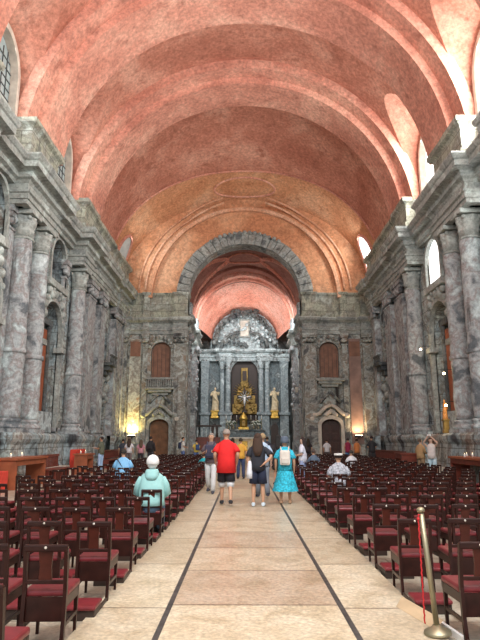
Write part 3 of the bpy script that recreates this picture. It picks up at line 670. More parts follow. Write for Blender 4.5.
# gilded throne inside the niche
b = MB()
b.box(-1.3, 1.3, YA+.6, YA+.9, 3.4, 9.3); hp('niche_back', b, M['darkwood'])
b = MB()
for k, (hw, z0, z1) in enumerate(((1.2, 4.0, 5.0), (1.05, 5.0, 5.8), (.7, 5.8, 6.5), (.42, 6.5, 7.1), (.25, 7.1, 8.0))): b.box(-hw, hw, YA+.15+k*.06, YA+.7, z0, z1, .05)
for k in range(60):
    z = random.uniform(4.1, 6.8); hw = 1.2-.35*(z-4)/1.4*1; b.ball((random.uniform(-hw, hw), YA+.12+(z-4)*.08, z), .08+.1*random.random(), n=7, m=5)
for k in range(14): a = pi*k/13; b.tube([(0, YA+.3, 6.0), (1.15*cos(a), YA+.25, 6.0+1.15*sin(a))], [.05, .02], 5)
hp('gilded_throne', b, M['golddark'])
b = MB(); b.box(-.32, .32, YA+.3, YA+.4, 7.1, 8.5, .03); q = hp('reliquary', b, M['golddark'])
b = MB(); b.box(-.2, .2, YA+.24, YA+.31, 7.25, 8.2); q2 = b.build('opening', M['darkwood']); q2.parent = q
cr = empty('altar_cross', (0, YA-.35, 4.15), 0, 'dark cross with pale corpus and starburst rays above the tabernacle', 'cross')
b = MB(); b.box(-.08, .08, -.06, .06, 0, 2.3, .01); b.box(-.72, .72, -.06, .06, 1.35, 1.52, .01); b.box(-.25, .25, -.1, .1, -.02, .15, .02); b.build('cross_beams', M['darkwood'], cr)
b = MB()
for k in range(12): a = 2*pi*k/12+.26; b.tube([(.1*cos(a), -.02, 1.43+.1*sin(a)), (.62*cos(a), -.02, 1.43+.62*sin(a))], [.045, .015], 5)
b.build('rays', M['whitestone'], cr)
b = MB(); b.tube([(0, -.12, .6), (0, -.13, 1.0), (0, -.12, 1.4)], [.05, .09, .11]); b.ball((0, -.14, 1.58), .09); b.tube([(-.6, -.1, 1.5), (0, -.12, 1.42), (.6, -.1, 1.5)], [.03, .06, .03]); b.build('corpus', M['white'], cr)
for sx in (-1, 1):
    statue('gilded_statue', (sx*2.86, YA-.25, 4.3), 0, 2.25, M['statue'], 'cream saint statue on a gold plinth %s of the high altar niche' % ('left' if sx < 0 else 'right'), 'altar statues', .7, M['gold'])
# tabernacle, altar tables, candlesticks, flowers
o = empty('tabernacle', (-.1, YA-1.0, 2.5), 0, 'domed gold tabernacle glowing above the altar table', 'tabernacle')
b = MB(); b.box(-.5, .5, -.3, .3, 0, .25, .03); b.lathe([(.36, .25), (.36, .95), (.42, 1.0), (.36, 1.1), (.25, 1.35), (.08, 1.5), (.05, 1.65)], (0, 0, 0), 14); b.build('body', M['gold'], o)
b = MB(); b.box(-.16, .16, -.38, -.34, .35, .85, .02); b.build('door', M['golddark'], o)
b = MB(); b.box(-1.9, 1.9, YA-1.4, YA-.6, .66, 2.42, .04); b.box(-2.0, 2.0, YA-1.5, YA-.55, 2.42, 2.52, .02); b.build('altar_bench', M['marble_grey'], label='stone altar bench carrying the gold tabernacle and candles', cat='altar')
o = empty('altar_table', (-.1, YA-3.6, .66), 0, 'cream stone altar table standing before the high altar', 'altar')
b = MB(); b.box(-1.25, 1.25, -.45, .45, 1.0, 1.15, .02); b.build('table_top', M['frame'], o)
b = MB(); b.box(-1.05, 1.05, -.35, .35, 0, 1.0, .03); b.build('body', M['statue'], o)
b = MB(); b.box(-.35, .35, -.38, -.34, .25, .8, .02); b.build('carved_panel', M['gold'], o)
M['flower'] = plain('white_flowers', (.6, .62, .55), .8, var=.3, scale=9); M['leaf'] = plain('dark_leaves', (.05, .09, .04), .7)
k = 0
for x in (-1.5, -1.05, .85, 1.3):
    o = empty('flower_arrangement', (x, YA-1.05, 2.52), 0, 'bunch of white flowers %s the tabernacle' % ('far left of', 'just left of', 'just right of', 'far right of')[k], 'flowers', 'altar flowers'); k += 1
    b = MB(); b.lathe([(.09, 0), (.13, .15), (.07, .32), (.1, .38)], n=10); b.build('vase', M['brass'], o)
    b = MB(); [b.ball((random.uniform(-.2, .2), random.uniform(-.12, .12), .45+.35*random.random()), .05+.03*random.random(), n=6, m=4) for _ in range(22)]; b.build('blooms', M['flower'], o)
    b = MB(); [b.ball((random.uniform(-.24, .24), random.uniform(-.14, .14), .4+.35*random.random()), .06, (1.4, .4, .7), n=6, m=4) for _ in range(16)]; b.build('leaves', M['leaf'], o)
k = 0
for x in (-1.75, -1.28, -.75, .6, 1.08, 1.6):
    o = empty('candlestick', (x, YA-.75, 2.52), 0, 'tall brass candlestick, %s from the left behind the altar flowers' % ('first', 'second', 'third', 'fourth', 'fifth', 'sixth')[k], 'candlestick', 'altar candlesticks'); k += 1
    b = MB(); b.lathe([(.12, 0), (.05, .08), (.035, .2), (.06, .35), (.03, .5), (.03, .9), (.08, 1.0)], n=10); b.build('stem', M['brass'], o)
    b = MB(); b.lathe([(.025, 1.0), (.025, 1.35)], n=8); b.build('candle', M['candle'], o)
# pulpit-like balustraded choir stall on the left of the chancel
o = empty('choir_balcony', (-3.2, 50.5, .66), 0, 'dark wooden balustraded stall at the left of the chancel', 'balcony')
b = MB(); b.box(-1.15, 1.15, -.5, .5, 2.05, 2.2, .02); b.build('top_rail', M['darkwood'], o)
b = MB(); b.box(-1.05, 1.05, -.4, .45, .0, 1.15, .02); b.build('body', M['redwood'], o)
for k in range(6): b = MB(); b.lathe([(.09, 1.15), (.06, 1.3), (.10, 1.6), (.06, 1.9), (.08, 2.05)], (-.95+k*.38, -.38, 0), 8); b.build('baluster', M['whitestone'], o)
# small door recesses flanking the altar
for sx in (-1, 1):
    b = MB(); b.prism(arch_poly(sx*2.87, .36, .66, 2.7, 10), YA-.2, YA-.1); b.build('door_%d' % (3 if sx < 0 else 4), M['darkwood'], kind='structure')

# ------------------------------------------------------------------ chairs
CW, CDp = .17, .40
def chair_parts():
    P = []
    def add(n, b, m):
        bmesh.ops.recalc_face_normals(b.bm, faces=b.bm.faces[:]); me = bpy.data.meshes.new(n); b.bm.to_mesh(me); b.bm.free(); me.materials.append(m); P.append((n, me))
    b = MB(); b.box(-.175, .175, .02, .42, .375, .425, .018); add('seat', b, M['leather'])
    b = MB(); b.box(-.165, .165, .01, .03, .20, .375); b.box(-.165, .165, .385, .405, .30, .375); b.box(-.168, -.15, .02, .4, .30, .375); b.box(.15, .168, .02, .4, .30, .375); add('seat_frame', b, M['chairwood'])
    for sx in (-1, 1):
        b = MB()
        b.rings([[(sx*.157+dx, y+dy, z) for dx, dy in ((-.0145, -.018), (.0145, -.018), (.0145, .018), (-.0145, .018))] for z, y in ((0, -.03), (.2, .0), (.42, .01), (.6, -.01), (.742, -.032), (.755, -.033))], sm=False); add('leg', b, M['chairwood'])
    for sx in (-1, 1):
        b = MB(); b.rings([[(sx*.152+s_*dx, .39+s_*dy, z) for dx, dy in ((-1, -1), (1, -1), (1, 1), (-1, 1))] for z, s_ in ((0, .011), (.2, .014), (.375, .018))], sm=False); add('leg', b, M['chairwood'])
    b = MB(); b.box(-.172, .172, -.052, -.016, .715, .77, .012); add('top_rail', b, M['chairwood'])
    b = MB(); b.box(-.145, .145, -.018, .008, .475, .505, .004); add('cross_rail', b, M['chairwood'])
    b = MB(); b.rings([[(s_*hw, y+dy, z) for s_, dy in ((-1, -.008), (1, -.008), (1, .008), (-1, .008))] for z, hw, y in ((.50, .052, -.003), (.60, .045, -.012), (.72, .056, -.03))], sm=False); add('splat', b, M['splatwood'])
    b = MB(); b.lathe([(.011, 0), (.011, .004), (.006, .007)], n=10, M=Matrix.Translation((0, -.052, .748)) @ Matrix.Rotation(pi/2, 4, 'X')); add('number_disc', b, M['brasspin'])
    for sx in (-1, 1):
        b = MB(); b.box(sx*.155-.009, sx*.155+.009, -.01, .38, .155, .185); add('stretcher', b, M['chairwood'])
    b = MB(); b.box(-.165, .165, -.56, -.30, 0, .085, .006); b.box(-.165, -.145, -.32, -.02, .02, .06); b.box(.145, .165, -.32, -.02, .02, .06); add('kneeler', b, M['darkwood'])
    b = MB(); b.box(-.172, .172, -.58, -.28, .085, .125, .016); add('kneeler_pad', b, M['leather'])
    return P
CP = chair_parts()
def merged(parts, name):
    bm = bmesh.new(); ms = []
    for n, me in parts:
        m = me.materials[0]
        if m not in ms: ms.append(m)
        k = len(bm.faces); bm.from_mesh(me); bm.faces.ensure_lookup_table()
        for f in bm.faces[k:]: f.material_index = ms.index(m)
    me = bpy.data.meshes.new(name); bm.to_mesh(me); bm.free()
    for m in ms: me.materials.append(m)
    return me
far_me = merged(CP, 'chair')
def proj(X, Y, Z):
    x, y = (X-CX)*cos(yaw)+Y*sin(yaw), -(X-CX)*sin(yaw)+Y*cos(yaw); z = Z-H
    zc = y*cos(pitch)+z*sin(pitch)
    return (240+F*x/zc, 320-F*(-y*sin(pitch)+z*cos(pitch))/zc)
ORD = ['first', 'second', 'third', 'fourth', 'fifth', 'sixth', 'seventh', 'eighth', 'ninth', 'tenth', 'eleventh', 'twelfth', 'thirteenth', 'fourteenth', 'fifteenth', 'sixteenth', 'seventeenth', 'eighteenth', 'nineteenth', 'twentieth', 'twenty-first', 'twenty-second', 'twenty-third', 'twenty-fourth', 'twenty-fifth', 'twenty-sixth', 'twenty-seventh']
slots = []
rng = random.Random(3)
for side, sx, x0, nc, y0, dy, nr in (('left', -1, 1.63, 8, 3.46, 1.245, 27), ('right', 1, 1.69, 10, 3.60, 1.30, 26)):
    for r in range(nr):
        for c in range(nc):
            Y = y0+dy*r+rng.uniform(-.05, .05); X = sx*(x0+.51*c)+rng.uniform(-.025, .025); rz = rng.uniform(-.05, .05)
            if side == 'right' and r == 1: X += .09; Y -= .1
            if Y > 34.4: continue
            if side == 'left' and c == 7 and (r > 12 or r in (4, 7, 9)): continue
            if side == 'left' and (r, c) in ((9, 6), (10, 6), (11, 5)): continue
            if not any(-4 < proj(X+a, Y, zz)[0] < 484 and proj(X+a, Y, zz)[1] < 650 for a in (-.17, .17) for zz in (.77,)): continue
            slots.append((Y, X, rz, side, r, c))
slots.sort()
stuff = bmesh.new()
for i, (Y, X, rz, side, r, c) in enumerate(slots):
    if i < 300:
        lab = 'dark wooden chair with red leather seat, %s from the aisle, %s row, %s block' % (ORD[c], ORD[r], side)
        if Y < 14.5:
            o = empty('chair', (X, Y, 0), rz, lab, 'chair', 'chairs of the %s block' % side)
            pad = None
            for n, me in CP:
                ch = bpy.data.objects.new(n, me); C.objects.link(ch)
                if n == 'kneeler': pad = ch
                ch.parent = pad if n == 'kneeler_pad' else o
        else:
            o = bpy.data.objects.new('chair', far_me); C.objects.link(o); o.location = (X, Y, 0); o.rotation_euler.z = rz
            tag(o, lab, 'chair', 'chairs of the %s block' % side)
    else:
        k = len(stuff.verts); stuff.from_mesh(far_me); stuff.verts.ensure_lookup_table()
        MM = Matrix.Translation((X, Y, 0)) @ Matrix.Rotation(rz, 4, 'Z')
        for v in stuff.verts[k:]: v.co = MM @ v.co
if len(stuff.verts):
    me = bpy.data.meshes.new('distant_chairs'); stuff.to_mesh(me)
    for m in far_me.materials: me.materials.append(m)
    link('distant_chairs', me, None, None, 'farthest rows of dark red-seated chairs blurring together near the chancel', 'chairs', kind='stuff')
stuff.free()
print('chairs', len(slots))

# ------------------------------------------------------------------ wall furniture
def table(x, y, lx, ly, h, m, label, top=None, rz=0):
    o = empty('candle_table', (x, y, 0), rz, label, 'table')
    b = MB(); b.box(-lx/2, lx/2, -ly/2, ly/2, h-.08, h, .01); b.build('table_top', top or m, o)
    b = MB(); b.box(-lx/2+.06, lx/2-.06, -ly/2+.06, ly/2-.06, h-.25, h-.08); b.build('apron', m, o)
    for s1 in (-1, 1):
        b = MB(); b.box(-lx/2+.05, lx/2-.05, s1*(ly/2-.12)-.05, s1*(ly/2-.12)+.05, 0, h-.2); b.build('end_panel', m, o)
    return o
def candles(x, y, lx, ly, h, n, where):
    for k in range(n):
        o = empty('votive_candle', (x+random.uniform(-lx, lx)*.38, y+(k+.5)/n*ly-ly/2, h), 0, 'white votive candle, %s from the near end of the %s' % (ORD[k], where), 'candle', 'votive candles on the '+where)
        b = MB(); b.lathe([(.035, 0), (.035, .10), (.01, .11)], n=8); b.build('wax', M['candle'], o)
        b = MB(); b.lathe([(.003, .11), (.008, .122), (.002, .14)], n=6); b.build('flame', M['flame'], o)
table(-7.75, 19.9, .8, 2.9, 1.0, M['tablewood'], 'long orange-brown candle table against the left wall plinth'); candles(-7.75, 19.9, .8, 2.8, 1.0, 2, 'left candle table')
table(-7.7, 27.4, .7, 1.3, .95, M['tablewood'], 'short brown table before the left wall, nearer the chancel'); candles(-7.7, 27.4, .5, 1.2, .95, 2, 'short left table')
table(8.0, 20.2, .8, 3.2, .98, M['redwood'], 'long dark red candle table along the right wall', M['tablewood']); candles(8.0, 20.2, .8, 3.0, .98, 6, 'right candle table')
table(7.45, 26.9, .8, 1.2, .98, M['redwood'], 'dark red desk at the end of the right wall pew', M['redwood'])
b = MB(); b.box(-8.3, -7.5, 17.0, 18.2, 0, .62, .03); b.build('red_chest', M['redcloth'], label='low red cloth-covered chest at the left edge beside the candle table', cat='chest')
b = MB(); b.box(-8.5, -8.2, 27.75, 29.4, 0, 1.12, .03); b.build('red_screen', M['redcloth'], label='orange-red panel standing behind the short left table', cat='screen')
def pew(x, y0, y1, sx, label, m):
    o = empty('wall_pew', (x, (y0+y1)/2, 0), 0, label, 'pew', 'pews along the walls'); L = (y1-y0)/2
    b = MB(); b.box(-.25, .25, -L, L, .42, .47, .01); b.build('seat', m, o)
    b = MB(); b.box(min(sx*.22, sx*.27), max(sx*.22, sx*.27), -L, L, .9, 1.0, .01); b.box(min(sx*.22, sx*.27), max(sx*.22, sx*.27), -L, L, .5, .56)
    n = int(L*2/.16)
    for k in range(n): b.box(min(sx*.23, sx*.26), max(sx*.23, sx*.26), -L+.08+k*.16-.03, -L+.08+k*.16+.03, .56, .9)
    b.build('backrest', m, o)
    for k in range(4): b = MB(); y = -L+.05+(2*L-.1)*k/3; b.box(-.24, .24, y-.03, y+.03, 0, .42); b.build('leg', m, o)
pew(-7.7, 21.8, 24.4, -1, 'dark slatted pew beside the orange candle table at left', M['redwood'])
pew(-7.95, 32.5, 38.6, -1, 'dark pew along the left wall close to the far corner', M['redwood'])
pew(7.9, 29.3, 36.8, 1, 'long dark red pew along the right wall', M['redwood'])
# stone steps by the side altars
for sx, side in ((-1, 'left'), (1, 'right')):
    b = MB(); x0, x1 = sorted((sx*8.85, sx*8.0)); b.box(x0, x1, 25.3, 27.6, 0, .2, .02); x0, x1 = sorted((sx*8.9, sx*8.35)); b.box(x0, x1, 25.5, 27.4, .2, .4, .02)
    b.build('altar_steps', M['frame'], label='pale stone steps before the %s side altar' % side, cat='steps')
# three small wall lamps, right side
for k, (x, y, z, d) in enumerate(((8.55, 27.1, 5.9, 'highest'), (8.45, 23.9, 4.35, 'middle'), (8.45, 23.95, 3.0, 'lowest'))):
    o = empty('wall_lamp', (x, y, z), 0, '%s of three small glowing lamps on the right wall' % d, 'lamp', 'right wall lamps')
    b = MB(); b.ball((0, 0, 0), .055, n=14, m=9); b.build('bulb', M['lampglow'], o)
    b = MB(); b.tube([(0, 0, .05), (.1, 0, .16), (.5, 0, .16)], .015, 6); b.build('bracket', M['lampblack'], o)
    l = bpy.data.lights.new('wall_lamp_light', 'POINT'); l.energy = 14; l.color = (1, .75, .42); l.shadow_soft_size = .08
    q = bpy.data.objects.new('wall_lamp_light', l); C.objects.link(q); q.location = (x-.12, y, z)
# small white fittings
for x, y, z, l_ in ((4.05, 44.0, 5.2, 'small pale loudspeaker on the right chancel pier'),):
    b = MB(); b.box(x-.1, x+.1, y-.15, y+.15, z, z+.4, .03); b.build('loudspeaker', M['frame'], label=l_, cat='loudspeaker')
b = MB(); b.lathe([(.16, 0), (.16, .03), (.1, .05)], n=20, M=Matrix.Translation((-4.9, 40.62, 3.05)) @ Matrix.Rotation(pi/2, 4, 'X')); b.build('wall_medallion', M['frame'], label='small round pale plaque on the pilaster right of the left door', cat='plaque')
b = MB(); b.lathe([(.16, 0), (.16, .03), (.1, .05)], n=20, M=Matrix.Translation((4.8, 40.62, 3.05)) @ Matrix.Rotation(pi/2, 4, 'X')); b.build('wall_medallion', M['frame'], label='small round pale plaque on the pilaster left of the right door', cat='plaque')

# rope post at the aisle edge
o = empty('rope_post', (1.46, 4.96, .03), 0, 'slim brass rope post with red cord at the right edge of the aisle', 'post'); o.rotation_euler = (0, R(-4.5), 0)
b = MB(); b.lathe([(.11, .012), (.11, .02), (.105, .035), (.05, .06), (.03, .08)], n=28); b.build('base', M['brass'], o)
b = MB(); b.lathe([(.023, .07), (.022, .95)], n=14); b.build('pole', M['brass'], o)
b = MB(); b.lathe([(.03, .95), (.034, .965), (.03, .98), (.012, .99)], n=14); b.build('cap', M['brass'], o)
b = MB(); pts = [(-.035-(k*.02)*.08+.003*cos(k*2.2), -.02+.003*sin(k*2.2), .90-k*.02) for k in range(41)]
b.tube([(-.015, -.02, .93), (-.03, -.02, .935)]+pts, .0065, 7); b.ball((-.035, -.02, .90), .014); b.build('cord', M['ropered'], o)
b = MB(); b.rings([[(1.33, 5.75, .032), (1.41, 5.82, .10), (1.42, 5.80, .10), (1.34, 5.73, .032)], [(1.47, 5.10, .032), (1.56, 5.16, .09), (1.57, 5.14, .09), (1.48, 5.08, .032)]], sm=False); b.build('tan_board', M['card'], label='tan strip of board leaning along the aisle edge by the rope post', cat='board')
b = MB(); b.rings([[(1.57, 5.25, .0), (1.60, 5.25, .0), (1.60, 5.25, .05), (1.57, 5.25, .05)], [(1.63, 4.75, 0), (1.66, 4.75, 0), (1.66, 4.75, .05), (1.63, 4.75, .05)]], sm=False); b.build('metal_strip', M['white'], label='pale metal strip on the floor beside the rope post base', cat='strip')
b = MB(); b.tube([(2.12+.012*cos(k*1.3), 4.80, .70+.0-k*.012) for k in range(14)], .012, 7); b.ball((2.12, 4.79, .69), .028); b.build('red_tassel', M['ropered'], label='red knotted cord tied to a chair back at the right edge', cat='cord')

# ------------------------------------------------------------------ people
SKIN = plain('tan_skin', (.55, .32, .21), .55, var=.06); SKINP = plain('fair_skin', (.64, .42, .32), .55, var=.06)
EYE = plain('dark_eye', (.03, .02, .02), .3)
_cm = {}
def cloth(col, pat=None):
    k = (col, pat)
    if k not in _cm: _cm[k] = plain('cloth', col, .85, var=.55 if pat else .10, scale=22 if pat else 7)
    return _cm[k]
def skinned(verts, edges, roots, m, parent, name):
    me = bpy.data.meshes.new(name); me.from_pydata([v[0] for v in verts], edges, []); o = bpy.data.objects.new(name, me); C.objects.link(o)
    md = o.modifiers.new('s', 'SKIN'); md.use_smooth_shade = True
    sv = me.skin_vertices[0].data
    for i, (p, r) in enumerate(verts): sv[i].radius = r if isinstance(r, tuple) else (r, r); sv[i].use_root = i in roots
    o.modifiers.new('u', 'SUBSURF').levels = 1
    dg = bpy.context.evaluated_depsgraph_get(); dg.update()
    nm = bpy.data.meshes.new_from_object(o.evaluated_get(dg)); bpy.data.objects.remove(o); bpy.data.meshes.remove(me)
    for p in nm.polygons: p.use_smooth = True
    nm.materials.clear()
    return link(name, nm, m, parent)
def person(label, loc, face, h=1.75, top=(.5, .5, .5), sleeve='short', bottom=('trousers', (.1, .1, .1)), hair=('short', (.05, .03, .02)), shoes=(.03, .03, .03), pose='stand', arms='down', skin=None, legs=None, extra=None, wide=1.0, patt=None, step=1):
    skin = skin or SKIN; sc = h/1.75
    o = empty('person', loc, R(face), label, 'person'); 
    sit = pose == 'sit'; dz = -.43 if sit else 0; lean = .06 if pose == 'lean' else (.04 if sit else .0)
    V = lambda x, y, z: Vector((x*sc, y*sc, z*sc))
    U = lambda x, y, z: V(x, y+lean*max(0, (z-.9))/.5, z+dz)      # upper body
    W = wide
    hip = [U(-.09, 0, .90), U(.09, 0, .90)]
    if sit:
        knee = [V(-.13, .40, .50), V(.13, .40, .50)]; ank = [V(-.13, .42, .09), V(.13, .40, .09)]
        hip = [V(-.09, 0, .50), V(.09, 0, .50)]
    elif pose == 'walk':
        s_ = step; knee = [V(-.10, .13*s_, .50), V(.10, -.03*s_+.03, .49)]; ank = [V(-.10, .20*s_, .09), V(.10, -.22*s_, .13)]
    else:
        knee = [V(-.11, .02, .49), V(.11, .02, .49)]; ank = [V(-.12, 0, .085), V(.12, .02, .085)]
    toe = [a+V(-.02*(-1 if i else 1), .15, -.055) for i, a in enumerate(ank)]
    WS = 1+(W-1)*.45
    sh = [U(-.175*WS, 0, 1.40), U(.175*WS, 0, 1.40)]
    A = {'down': ((.24, -.03, 1.13), (.25, .07, .88)), 'swing': ((.25, -.10, 1.16), (.25, .08, .95)), 'front': ((.25, -.02, 1.14), (.10, .24, 1.10)), 'photo': ((.30, .14, 1.52), (.07, .24, 1.80)),
         'book': ((.23, .02, 1.14), (.10, .30, 1.17)), 'lap': ((.24, .06, 1.14), (.12, .30, 1.02)), 'hip': ((.34, -.10, 1.18), (.16, -.12, 1.02)), 'pack': ((.26, .0, 1.14), (.14, .22, 1.2))}
    ar = A[arms] if isinstance(arms, str) else None
    AL, AR = (ar, ar) if ar else (A[arms[0]], A[arms[1]])
    elb = [U(-AL[0][0]*WS, *AL[0][1:]), U(AR[0][0]*WS, *AR[0][1:])]; wr = [U(-AL[1][0], *AL[1][1:]), U(AR[1][0], *AR[1][1:])]
    vs, es = [], []
    def add(p, r, par=None):
        vs.append((p, r*sc if not isinstance(r, tuple) else (r[0]*sc, r[1]*sc)))
        if par is not None: es.append((par, len(vs)-1))
        return len(vs)-1
    pz = .52 if sit else .95
    pel = add(V(0, 0, pz), .12); sp = add(U(0, 0, 1.1), .115, pel); ch = add(U(0, 0, 1.3), (.135, .11), sp); nb = add(U(0, 0, 1.45), .06, ch); nk = add(U(0, .01, 1.53), .052, nb)
    hb = add(U(0, .02, 1.59), .072, nk); hm = add(U(0, .012, 1.66), .088, hb); ht = add(U(0, .005, 1.715), .062, hm)
    add(U(0, .115, 1.615), .012, add(U(0, .085, 1.63), .02, hm))
    for sx in (-1, 1): add(U(sx*.092, 0, 1.645), .012, add(U(sx*.075, 0, 1.64), .02, hm))
    for i, sx in enumerate((-1, 1)):
        s0 = add(sh[i]-V(sx*.02, 0, .04), .043, ch); e = add(elb[i], .042, add((sh[i]+elb[i])/2, .05, s0)); wv = add(wr[i], .027, add(elb[i].lerp(wr[i], .35), .042, e))
        d = (wr[i]-elb[i]).normalized(); palm = add(wr[i]+d*.055*sc, (.036, .02), wv)
        k0 = add(hip[i], .088, pel); k1 = add(knee[i], .056, add((hip[i]+knee[i])/2, .075, k0)); k2 = add(ank[i], .036, add(knee[i].lerp(ank[i], .35), .056, k1)); add(toe[i], .03, k2)
    roots = {pel}
    for i, sx in enumerate((-1, 1)):
        d = (wr[i]-elb[i]).normalized(); n_ = d.cross(Vector((sx, 0, 0))); n_ = n_.normalized() if n_.length > .1 else Vector((0, 1, 0)); curl = Vector((-sx, 0, 0))
        b0 = wr[i]+d*.06*sc
        for k in range(4):
            off = n_*((k-1.5)*.019*sc); L = (.062, .072, .068, .054)[k]*sc
            a0 = add(b0+off, .0095); roots.add(a0); a1 = add(b0+off*1.1+d*L*.6, .0085, a0); add(b0+off*1.1+d*L+curl*.018*sc, .0075, a1)
        a0 = add(wr[i]+d*.02*sc+n_*.02*sc, .011); roots.add(a0); a1 = add(wr[i]+d*.045*sc+n_*.048*sc, .010, a0); add(wr[i]+d*.08*sc+n_*.055*sc+curl*.01*sc, .008, a1)
    skinned(vs, es, roots, skin, o, 'body')
    for sx in (-1, 1): b = MB(); b.ball(tuple(U(sx*.034, .092, 1.655)), .011*sc, n=8, m=5); b.build('eye', EYE, o)
    def ell(b, rows, n=16, cap=False):
        b.rings([[tuple(c+Vector((rx*sc*cos(2*pi*i/n)*(1+.02*sin(5*i+j)), ry*sc*sin(2*pi*i/n), 0))) for i in range(n)] for j, (c, rx, ry) in enumerate(rows)], cap=cap)
    # top
    dress = bottom[0] == 'dress'
    b = MB(); zl = .86 if not extra or 'longtop' not in extra else .74
    WD = 1+(W-1)*.9
    rows = [(U(0, 0, zl+(.08 if sit else 0)), .192*W, .165*WD), (U(0, 0, 1.02), .175*W, .155*WD), (U(0, 0, 1.2), .178*W, .15*WD), (U(0, 0, 1.32), .188*WS, .142*WS), (U(0, 0, 1.40), .185*WS, .125), (U(0, 0, 1.445), .15*WS, .105), (U(0, .0, 1.48), .10, .085), (U(0, .01, 1.505), .066, .066)]
    ell(b, rows, cap=True)
    f = {'short': .62, 'long': 1.0, 'none': .12}[sleeve]
    for i in range(2):
        p = [sh[i]-V((-1, 1)[i]*.05, 0, 0), sh[i], (sh[i]+elb[i])/2, elb[i]] if f > .5 else [sh[i]-V((-1, 1)[i]*.05, 0, 0), sh[i]]
        p[1] = p[1]-V((-1, 1)[i]*.012, 0, .03); p[0] = p[0]-V((-1, 1)[i]*.02, 0, .03); r = [.03*sc, .062*sc, .068*sc, .062*sc][:len(p)]
        if f == .62: r[1] = .064*sc; r[2] = .074*sc
        if f == .62: p[-1] = sh[i].lerp(elb[i], .8); r[-1] = .082*sc
        if sleeve == 'long': p += [elb[i].lerp(wr[i], .5), wr[i]]; r += [.055*sc, .042*sc]
        b.tube(p, r, 10)
    b.build('dress' if dress else 'top', cloth(top, patt), o)
    # bottom
    kind, bc = bottom[0], bottom[1]
    b = MB()
    if kind in ('trousers', 'shorts'):
        zb = .50 if sit else .93
        ell(b, [(V(0, 0, zb-.10), .175, .14), (V(0, 0, zb), .178, .145), (U(0, 0, 1.02), .16, .13)], cap=True)
        fr = .72 if kind == 'shorts' else 2
        for i in range(2):
            if kind == 'shorts': p = [hip[i], hip[i].lerp(knee[i], .5), hip[i].lerp(knee[i], .88)]; r = [.105*sc, .112*sc, .118*sc]
            else: p = [hip[i], hip[i].lerp(knee[i], .5), knee[i], knee[i].lerp(ank[i], .5), ank[i]+V(0, 0, -.01)]; r = [.105*sc, .095*sc, .078*sc, .074*sc, .07*sc]
            b.tube(p, r, 12)
        b.build(kind, cloth(bc), o)
        if len(bottom) > 2:
            b = MB()
            for i in range(2): b.tube([hip[i].lerp(knee[i], .8), hip[i].lerp(knee[i], 1.18)], [.094*sc, .092*sc], 12)
            b.build('shorts_hem', cloth(bottom[2]), o)
    elif kind in ('dress', 'skirt'):
        n = 26; rows = [(1.04, .155, .13), (.92, .19, .16), (.7, .245, .21), (.5, .30, .26), (.33, .345, .30)]
        b.rings([[tuple(V(rx*cos(2*pi*i/n)*(1+.05*cos(6*2*pi*i/n)*(1.05-z)), ry*sin(2*pi*i/n)*(1+.06*cos(6*2*pi*i/n)*(1.05-z)), z)) for i in range(n)] for z, rx, ry in rows], cap=False)
        b.build('skirt', cloth(bc, patt), o)
    # shoes
    for i in range(2):
        b = MB(); a = ank[i]; t = toe[i]
        b.tube([a+V(0, -.05, -.035), a+V(0, 0, -.03), a.lerp(t, .6)+V(0, 0, -.012), t+V(0, .02, -.004)], [.038*sc, .052*sc, .046*sc, .032*sc], 10); b.build('shoe', cloth(shoes), o)
    # hair / hats
    hk, hc = hair; b = MB(); c0 = U(0, .0, 1.655)
    n, m_ = 14, 9; rs = []
    for j in range(m_+1):
        t = pi/2-(pi*.62 if hk != 'bald' else pi*.55)*j/m_; ring = []
        for i in range(n):
            a = 2*pi*i/n; y = cos(t)*sin(a); z = sin(t)
            rx = .097; 
            if y > .25 and z < .45: k = .93      # tuck under the face
            else: k = 1.0
            ring.append(tuple(c0+Vector((rx*sc*cos(t)*cos(a)*k, (.108*y*(1 if y < .2 else .93)-.012)*sc*k+(-.03*sc if (y > .25 and z < .35) else 0), .105*sc*z*1.02))))
        rs.append([c0+(Vector(q)-c0)*(1.16 if hk == 'fluffy' else 1.0) for q in ring])
    b.rings(rs)
    if hk == 'long':
        b.rings([[tuple(U(rx*cos(2*pi*i/10), y+ry*sin(2*pi*i/10), z)) for i in range(10)] for z, rx, ry, y in ((1.70, .09, .06, -.04), (1.60, .115, .07, -.055), (1.48, .13, .06, -.08), (1.35, .12, .055, -.13), (1.20, .07, .03, -.15))])
    if hk == 'fluffy': b.ball(tuple(U(0, -.045, 1.63)), .085*sc, (1.12, .8, 1.1))
    if hk == 'bun': b.ball(tuple(U(0, -.11, 1.70)), .05*sc)
    b.build('hair', cloth(hc), o)
    if hk == 'hat':
        pass
    for e in (extra or []):
        if isinstance(e, tuple) and e[0] == 'backpack':
            s_ = -1 if len(e) < 3 else 1
            p_ = MB(); M4 = Matrix.Translation(U(0, s_*.215, 1.22)); p_.box(-.14*sc, .14*sc, -.075*sc, .075*sc, -.2*sc, .19*sc, .045*sc, M4); bp = p_.build('backpack', cloth(e[1]), o)
            p_ = MB(); p_.box(-.10*sc, .10*sc, s_*.07*sc-.02, s_*.07*sc+.02, -.16*sc, -.01*sc, .015, M4); q = p_.build('pocket', cloth(tuple(x*.85 for x in e[1])), o)
            p_ = MB()
            for sx in (-1, 1): p_.tube([U(sx*.10, s_*.16, 1.38), U(sx*.11, s_*.05, 1.50), U(sx*.12, -s_*.10, 1.42), U(sx*.13, -s_*.15, 1.25), U(sx*.14, 0, 1.05)], .017*sc, 6)
            p_.build('strap', cloth(e[1]), o)
        if e == 'hat_grey':
            p_ = MB(); p_.lathe([(.13, 1.60), (.115, 1.68), (.112, 1.74), (.095, 1.775), (.03, 1.79)], (0, -.005, dz), 16, M=Matrix.Scale(sc, 4)); p_.build('sun_hat', cloth((.10, .13, .18)), o)
